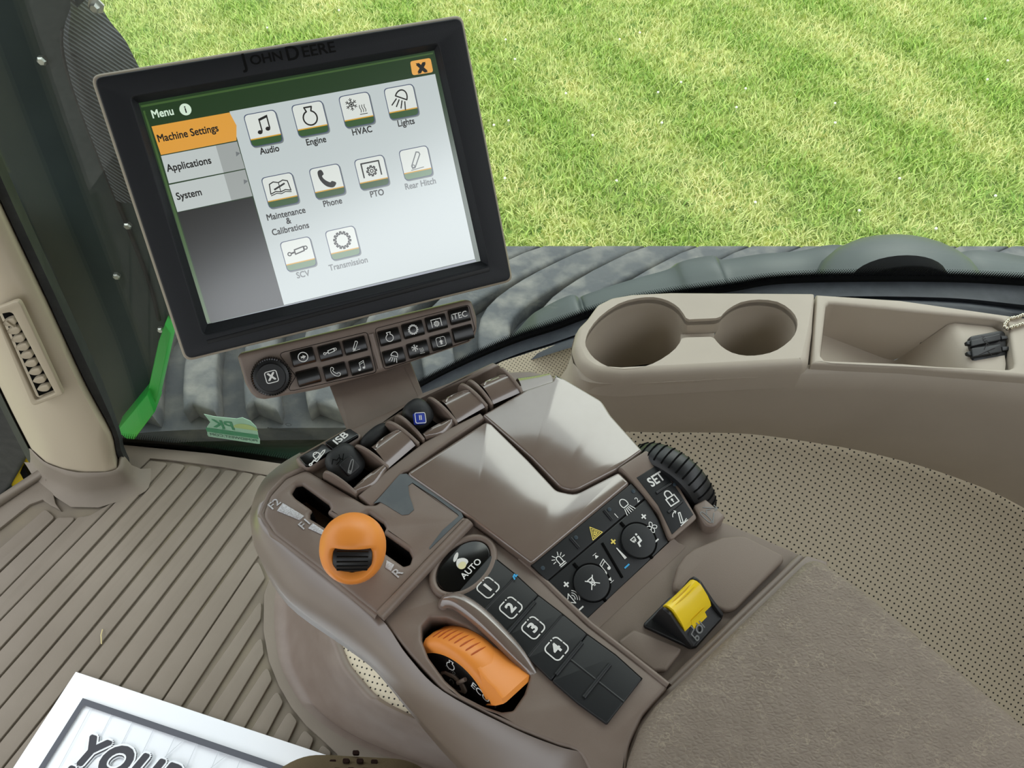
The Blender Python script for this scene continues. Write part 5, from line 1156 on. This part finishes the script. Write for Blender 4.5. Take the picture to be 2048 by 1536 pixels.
KEYS = [('note', 527, 257, 'Audio', 539, 300, 1), ('engine', 621, 238, 'Engine', 632, 282, 1), ('hvac', 714, 220, 'HVAC', 724, 262, 1), ('lamp', 803, 204, 'Lights', 812, 245, 1), ('book', 561, 381, 'Maintenance', 572, 428, 1),
        ('phone', 655, 363, 'Phone', 665, 405, 1), ('pto', 744, 345, 'PTO', 754, 387, 1), ('hitch', 832, 326, 'Rear Hitch', 841, 368, 0), ('cyl', 597, 508, 'SCV', 606, 549, 0), ('gear', 686, 486, 'Transmission', 697, 528, 0)]
for ic, x, y, s, tx, ty_, on in KEYS:
    c = MF.px(x, y, SH); S = .0122
    def rr_(k, dy=0, cc=.28): return [(c[0] + u * S * k, c[1] + v * S * k + dy) for u, v in rsq(1, cc)]
    plate('key_shadow', MF, [(u + .0006, v - .0009) for u, v in rr_(1.0)], SH, SH + .00030, 0, M['s_shadow'], sc_)
    plate('key_edge', MF, rr_(1.0), SH, SH + .00036, 0, M['s_edge'], sc_)
    k = plate('app_key', MF, rr_(.95), SH, SH + .00042, 0, M['s_face'], sc_)
    b = [(u, v) for u, v in rsq(1, .28) if v < -.55]; b = [(c[0] + u * S * .95, c[1] + v * S * .95) for u, v in b]
    lo_ = [(c[0] - S * .95, c[1] - S * .55), *sorted(b, key=lambda p: p[0]), (c[0] + S * .95, c[1] - S * .55)]
    plate('key_bar', MF, lo_, SH, SH + .00048, 0, M['s_green2' if on else 's_greengrey'], sc_)
    show_icon([('f', [(-.95, -.56), (.95, -.56), (.95, -.49), (-.95, -.49)])], MF, c, S, M['s_gold'], sc_, SH + .0006, name='key_line')
    show_icon(IC[ic], MF, (c[0], c[1] + S * .2), S * (.62 if ic not in ('cyl', 'book', 'hvac') else .68), M['s_black' if on else 's_grey' if ic == 'hitch' else 's_black'], sc_, SH + .0006)
    TXT(s, tx, ty_, .0069, 's_black' if on else 's_grey')
TXT('&', 577, 442); TXT('Calibrations', 581, 458)

# ================================================================== BUTTON BAR UNDER THE MONITOR
def zK(x, y): return (460 + x / 3.938, 590 + y / 3.938)
BO = -.012
b0 = MF.w(0, -.109, BO)
BX = MF.ux; BY = (MF.uy * math.cos(R(8)) - MF.n * math.sin(R(8)))
BF = Frame(b0, BX, BY)
def bpx(x, y, h=0): return BF.px(*zK(x, y), h)
bar_ = thing('button_bar', 'brown shortcut button bar with a round knob under the monitor', 'control panel', BF.w(0, -.05, -.02))
bo = [(58, 490), (75, 465), (1870, 38), (1905, 50), (1945, 175), (1948, 260), (1935, 320), (1890, 372), (1200, 608), (700, 745), (270, 825), (210, 815), (165, 775), (120, 700)]
plate('housing', BF, rounded([bpx(*p) for p in bo], .006, 4), -.022, 0, .003, M['brown'], bar_)
for q in ([(440, 765), (520, 640), (380, 460), (1080, 290), (1155, 610)], [(1215, 590), (1140, 265), (1880, 75), (1930, 270), (1880, 360)]):
    p = rounded([bpx(*x) for x in q], .003, 3); v, f = tube_geo([BF.w(*x, .0) for x in p], .0003, 4, True); mk('panel_line', v, f, M['seam'], bar_, 0)
p, q = bpx(1110, 305), bpx(1185, 575); tube('divider', [BF.w(*p, .0), BF.w(*q, .0)], .0028, M['brown'], bar_, 10)
KB = [((575, 488), 'arrow_ring', .0062, 0), ((788, 445), 'cyl', .0080, 0), ((985, 398), 'hitch', .0062, 0), ((618, 645), None, 0, 0), ((830, 603), 'phone_line', .0066, 0), ((1032, 558), 'note_thin', .0066, 0),
      ((1255, 328), 'engine', .0062, 0), ((1442, 272), 'gear', .0064, 0), ((1625, 220), 'pto', .0062, 0), ((1806, 162), 'iTEC', 0, 0), ((1292, 485), 'lamp', .0066, 0), ((1480, 427), 'hvac', .0078, 0), ((1662, 367), 'up_box', .0062, 0), ((1835, 303), None, 0, 0)]
for (x, y), ic, s, _ in KB:
    c = bpx(x, y); W_, H_ = .0095, .0066
    if x > 1200: W_ = .0091
    s *= .72
    pl2 = rounded([(c[0] - W_, c[1] - H_), (c[0] + W_, c[1] - H_), (c[0] + W_, c[1] + H_), (c[0] - W_, c[1] + H_)], .0016, 3)
    plate('button_gap', BF, inset_to(pl2, c, 1.03), -.002, .0003, 0, M['seam'], bar_)
    rows = []
    for t, h in ((-1, .0008), (-.92, .0026), (-.6, .0032), (0, .0030), (.5, .0032), (.9, .0028), (1, .0008)): rows.append([BF.w(c[0] + u * W_, c[1] + t * H_, h * (1 if abs(u) < .99 else .3)) for u in (-1, -.95, 0, .95, 1)])
    k = loft('button', rows, M['black_gloss'], bar_, 50)
    cc = BF.px(*zK(x, y), .0034)
    if ic == 'iTEC': show_text('iTEC', BF, cc, .0072, M['white'], k, .0036, bold=.01)
    elif ic: show_icon(IC[ic], BF, cc, s, M['white'], k, .0036)
kc = bpx(327, 640); ko = BF.w(*kc, 0)
ring = lathe('knob_ring', ko, BF.n, [(.0005, 0), (.0160, 0), (.0160, .002), (.0150, .007), (.0138, .008), (.0005, .008)], M['black'], bar_, 60)
for j in range(48):
    a = 2 * math.pi * j / 48; d = BF.ux * math.cos(a) + BF.uy * math.sin(a); e = BF.ux * math.cos(a + .08) + BF.uy * math.sin(a + .08)
    tube('knurl', [ko + d * .0160 + BF.n * .002, ko + e * .0149 + BF.n * .0078], .0008, M['black_gloss'], ring, 5)
lathe('knob_cap', ko + BF.n * .006, BF.n, [(.0005, 0), (.0120, 0), (.0120, .003), (.0112, .0042), (.0005, .0042)], M['black'], bar_, 48)
c = BF.px(*zK(327, 645), .0105); show_icon(IC['ring_box'], BF, c, .0056, M['white'], bar_, .0105); show_text('X', BF, c, .0086, M['white'], bar_, .0105, bold=.05)
# stalk carrying monitor and bar
sk = [(655, 775), (806, 738), (834, 795), (838, 815), (706, 868), (690, 862)]
s_t = [BF.w(*BF.px(662, 770, -.012), -.012), BF.w(*BF.px(812, 735, -.012), -.012)]; s_b = [onz(700, 868, .672), onz(842, 806, .672)]
s_m = [onz(672, 802, .69).lerp(s_t[0].lerp(s_b[0], .45), .5), s_t[1].lerp(s_b[1], .45)]
rows = []
bk = V3((-.012, .045, 0)); fl_ = V3((.004, -.0, 0))
for t in (0, .3, .6, .85, 1):
    a = s_t[0].lerp(s_b[0], t); b = s_t[1].lerp(s_b[1], t); d = (b - a).normalized(); w = .004
    rows.append([a + bk, a - d * .003 + V3((0, .004, 0)), a, a + d * w + V3((0, .003, -.002)), b - d * w + V3((0, .003, -.002)), b, b + d * .003 + V3((0, .004, 0)), b + bk])
loft('stalk', rows, M['brown'], bar_, 30, cu=True, cap0=True, cap1=True)

# ================================================================== FLOOR-LEVEL THINGS
# pedestal skirt below the armrest
ped = thing('seat_pedestal', 'dark brown moulded seat base skirt with a perforated insert', 'pedestal', onz(700, 1450, 0))
b_ = catmull([(600, 1120), (572, 1160), (562, 1200), (565, 1271), (576, 1326), (601, 1376), (626, 1411), (674, 1451), (724, 1479), (790, 1506), (900, 1545)], 4)
r_ = catmull([(640, 1180), (640, 1215), (648, 1250), (665, 1293), (682, 1336), (707, 1368), (737, 1401), (775, 1425), (830, 1450), (900, 1480), (1000, 1510)], 4)
B3 = [onz(x, y, .0015) for x, y in b_]; R3 = [onz(x, y, .14) for x, y in r_]
rows = [[p + V3((-.01, -.005, 0)) for p in B3], B3]
for t, s in ((.1, -.012), (.35, -.016), (.7, -.006)): rows.append([a.lerp(b, t) + V3((-s * .6, s * .6, s * .0)) for a, b in zip(B3, R3)])
rows += [R3, [p + V3((.006, .004, .003)) for p in R3], [p + V3((.012, .008, -.004)) for p in R3]]
loft('skirt', rows, M['brown'], ped, 70)
plate('column', AR, AR.poly([(760, 1010), (1000, 880), (1250, 1120), (1180, 1330), (960, 1330)], -.14), -.68, -.125, .02, M['brown'], ped)
I3 = [p + V3((.010, .007, -.003)) for p in R3]
ins = loft('perforated_insert', [I3, [p + V3((.05, .05, .05)) for p in I3], [p + V3((.10, .10, .12)) for p in I3]], M['perf'], ped, 80)
add_uv(ins, lambda co: (co.x * .9 - co.y * .4, co.y * .7 + co.z * .8))
# flyer
pf0 = onz(152, 1344, .006); pf1 = onz(700, 1526, .006); pf2 = onz(20, 1536, .006)
PPF = Frame(pf0, pf1 - pf0, pf0 - pf2)
fly = thing('paper_flyer', 'white printed paper floor mat reading YOUR BUS lying on the floor', 'paper', onz(350, 1480, .002))
Lx, Ly = .62, .46
rows = []
for i in range(13):
    u = Lx * i / 12; rows.append([PPF.w(u, -Ly * j / 8, .0008 + .003 * math.sin(i * .9) * math.sin(j * .7) * (.4 if i < 2 or j < 1 else 1)) for j in range(9)])
v, f = grid_geo(rows); o = mk('sheet', v, [q[::-1] for q in f], M['paper'], fly, 180)
def qx(x, y): return PPF.px(x, y)
fa = qx(166, 1396); fb = (.0, 0)
A0 = qx(168, 1398)
bw = .0085
show_icon([('f', [(A0[0], A0[1]), (Lx - .03, A0[1]), (Lx - .03, A0[1] - bw), (A0[0], A0[1] - bw)]), ('f', [(A0[0], A0[1]), (A0[0] + bw, A0[1]), (A0[0] + bw, -Ly + .03), (A0[0], -Ly + .03)])], PPF, (0, 0), 1, M['ink'], fly, .0045, name='border')
ln = []
for k in range(30):
    x = A0[0] + .02 + k * .035
    ln.append(('l', [(x, A0[1] - bw), (x + .03, A0[1] - .36)], .0009)); 
    if k % 2: ln.append(('l', [(x - .1, A0[1] - .36), (x + .12, A0[1] - bw)], .0009))
ln = [(a, [(min(max(x, A0[0] + bw), Lx - .04), y) for x, y in p], w) for a, p, w in ln]
show_icon(ln, PPF, (0, 0), 1, M['ink_light'], fly, .0042, name='pattern')
def flyer_line(s, px_, size, h):
    a = PPF.px(*px_)
    for m, bo_, dh, dx in (('ink_light', .125, 0, .002), ('ink_dark', .108, .0004, .001), ('paper', .098, .0008, 0), ('ink_dark', .05, .0012, 0)):
        show_text(s, PPF, (a[0] + dx, a[1] - dx * .8), size, M[m], fly, h + dh, 0, 'LEFT', bold=bo_, ring=1, wide=1.0, shear=.25, gap=1.16)
flyer_line('YOUR BUSINESS', (158, 1500), .053, .0050)
flyer_line('IS APPRECIATED', (112, 1562), .053, .0070)
# straw and grit on the mat
tube('straw', [onz(205, 1259, .004), onz(202, 1270, .006), onz(203, 1288, .004)], .0009, M['straw'], None, 6, label='tiny curved piece of dry straw on the floor mat', cat='straw')
# seat cushion corner
seat = thing('driver_seat', 'brown spotted cloth seat cushion corner at the bottom edge', 'seat', (-.05, -.15, .34))
sc0 = onz(705, 1522, .44)
SFm = Frame((sc0.x, sc0.y - .236, .36), (1, 0, 0), (0, 1, 0))
plate('cushion', SFm, rounded([(-.27, -.24), (.22, -.24), (.24, .0), (.17, .16), (.05, .245), (-.05, .25), (-.17, .17), (-.27, .0)], [.05, .05, .08, .1, .06, .06, .1, .08], 6), -.02, .085, .035, M['seatcloth'], seat)
for j in range(8):
    for i in range(-7, 8):
        u, v_ = i * .0125 + (.006 if j % 2 else 0), .246 - j * .009
        lim = .252 - .8 * max(0, abs(u) - .03) ** 1.0 - .3 * abs(u)
        d = max(0, v_ - (lim - .035))
        if d > .03 or abs(u) > .1: continue
        h = .085 - (.035 - math.sqrt(.035 ** 2 - d * d))
        plate('spot', SFm, rounded([(u - .0028, v_ - .0018), (u + .0028, v_ - .0018), (u + .0028, v_ + .0018), (u - .0028, v_ + .0018)], .001, 2), h - .004, h + .0005, 0, M['seatdot'], seat)
sb_ = V3((.27, -.36, .40)); plate('backrest', Frame(sb_, UL, ZUP - UFW * .15), rounded([(-.27, 0), (.27, 0), (.24, .74), (-.24, .74)], .08, 5), -.06, .06, .04, M['seatcloth'], seat)

# ================================================================== GRASS
import numpy as np
rng = np.random.default_rng(3)
NB = 330000
Y = 2.3 + (rng.random(NB) ** 1.0) * 7.2; X = (rng.random(NB) - .5) * 2 * (1.2 + .78 * Y)
keep = (Y > 1.85); X, Y = X[keep], Y[keep]; NB = len(X)
def vnoise(x, y, s, seed):
    r = np.random.default_rng(seed).random((256, 256)); gx, gy = x * s, y * s; ix, iy = np.floor(gx).astype(int), np.floor(gy).astype(int); fx, fy = gx - ix, gy - iy
    fx = fx * fx * (3 - 2 * fx); fy = fy * fy * (3 - 2 * fy); g = lambda a, b: r[a % 256, b % 256]
    return (g(ix, iy) * (1 - fx) + g(ix + 1, iy) * fx) * (1 - fy) + (g(ix, iy + 1) * (1 - fx) + g(ix + 1, iy + 1) * fx) * fy
st_ = .5 + .5 * np.sin((X * .857 + Y * .516) * 6.0 + 2.2 * vnoise(X, Y, .8, 5))
dry = .42 * st_ + .5 * vnoise(X, Y, 3.1, 1) + .35 * vnoise(X, Y, 9, 2) - .25
dry = np.clip(dry + rng.normal(0, .16, NB), 0, 1)
H = (.028 + .035 * rng.random(NB)) * (1.05 - .35 * dry); ang = rng.random(NB) * 6.283; lean = H * (.4 + .9 * rng.random(NB)); Wd = .0026 + .0034 * rng.random(NB) * (1.2 - dry * .5)
la = rng.random(NB) * 6.283
base = np.stack([X, Y, np.full(NB, GZ)], 1); side = np.stack([np.cos(ang), np.sin(ang), np.zeros(NB)], 1) * Wd[:, None]
ld = np.stack([np.cos(la), np.sin(la), np.zeros(NB)], 1)
midp = base + ld * (lean * .35)[:, None] + np.array([0, 0, 1]) * (H * .62)[:, None]; tip = base + ld * lean[:, None] + np.array([0, 0, 1]) * H[:, None]
co = np.concatenate([base - side, base + side, midp + side * .8, midp - side * .8, tip], 1).reshape(-1, 3)
idx = (np.arange(NB) * 5)[:, None]
quads = (idx + np.array([0, 1, 2, 3])).ravel(); tris = (idx + np.array([3, 2, 4])).ravel()
me = bpy.data.meshes.new('grass'); me.vertices.add(len(co)); me.vertices.foreach_set('co', co.astype(np.float32).ravel())
me.loops.add(NB * 7); me.loops.foreach_set('vertex_index', np.concatenate([quads, tris]).astype(np.int32))
me.polygons.add(NB * 2); me.polygons.foreach_set('loop_start', np.concatenate([np.arange(NB) * 4, NB * 4 + np.arange(NB) * 3]).astype(np.int32))
me.polygons.foreach_set('loop_total', np.concatenate([np.full(NB, 4), np.full(NB, 3)]).astype(np.int32))
me.update(calc_edges=True)
g1 = np.array(lin((126, 164, 70))[:3]); g2 = np.array(lin((182, 206, 102))[:3]); d1 = np.array(lin((230, 224, 160))[:3])
mixg = rng.random(NB)[:, None]; colr = (g1 * (1 - mixg) + g2 * mixg) * (1 - dry[:, None]) + d1 * dry[:, None]
colr = np.concatenate([np.repeat(colr, 5, 0), np.ones((NB * 5, 1))], 1).astype(np.float32)
at_ = me.color_attributes.new('blade', 'FLOAT_COLOR', 'POINT'); at_.data.foreach_set('color', colr.ravel())
gm = bpy.data.materials.new('grass_blades'); gm.use_nodes = True; nt = gm.node_tree; b = nt.nodes['Principled BSDF']
an = nt.nodes.new('ShaderNodeAttribute'); an.attribute_name = 'blade'; nt.links.new(an.outputs['Color'], b.inputs['Base Color']); b.inputs['Roughness'].default_value = .6; b.inputs['Specular IOR Level'].default_value = .3
me.materials.append(gm)
go = bpy.data.objects.new('lawn_grass', me); COL.objects.link(go); go['label'] = 'short mown lawn grass with pale dry streaks'; go['category'] = 'grass'; go['kind'] = 'stuff'
fm = mat('clover_white', (240, 238, 225), .7, .3)
fv, ff_ = ball_geo((0, 0, .012), (.010, .010, .009), 7, 4); sv, sf = tube_geo([(0, 0, -.03), (0, 0, .006)], .0012, 4)
v, f = join_geo((fv, ff_), (sv, sf))
fbase = None
for k in range(70):
    yy = 3.4 + random.random() * 4.5; xx = (random.random() - .5) * 2 * (.68 * yy + .3)
    if k < 40: xx = -abs(xx) * .9 if random.random() < .6 else xx
    p = V3((xx, yy, GZ + .035))
    if fbase is None:
        fbase = mk('clover_flower', [V3(q) + p for q in v], f, fm, None, 80, label='tiny white clover blossom in the lawn', cat='flower', group='clover blossoms in the lawn'); off0 = V3(fbase.location) - p
    else: q = fbase.copy(); COL.objects.link(q); q.location = p + off0
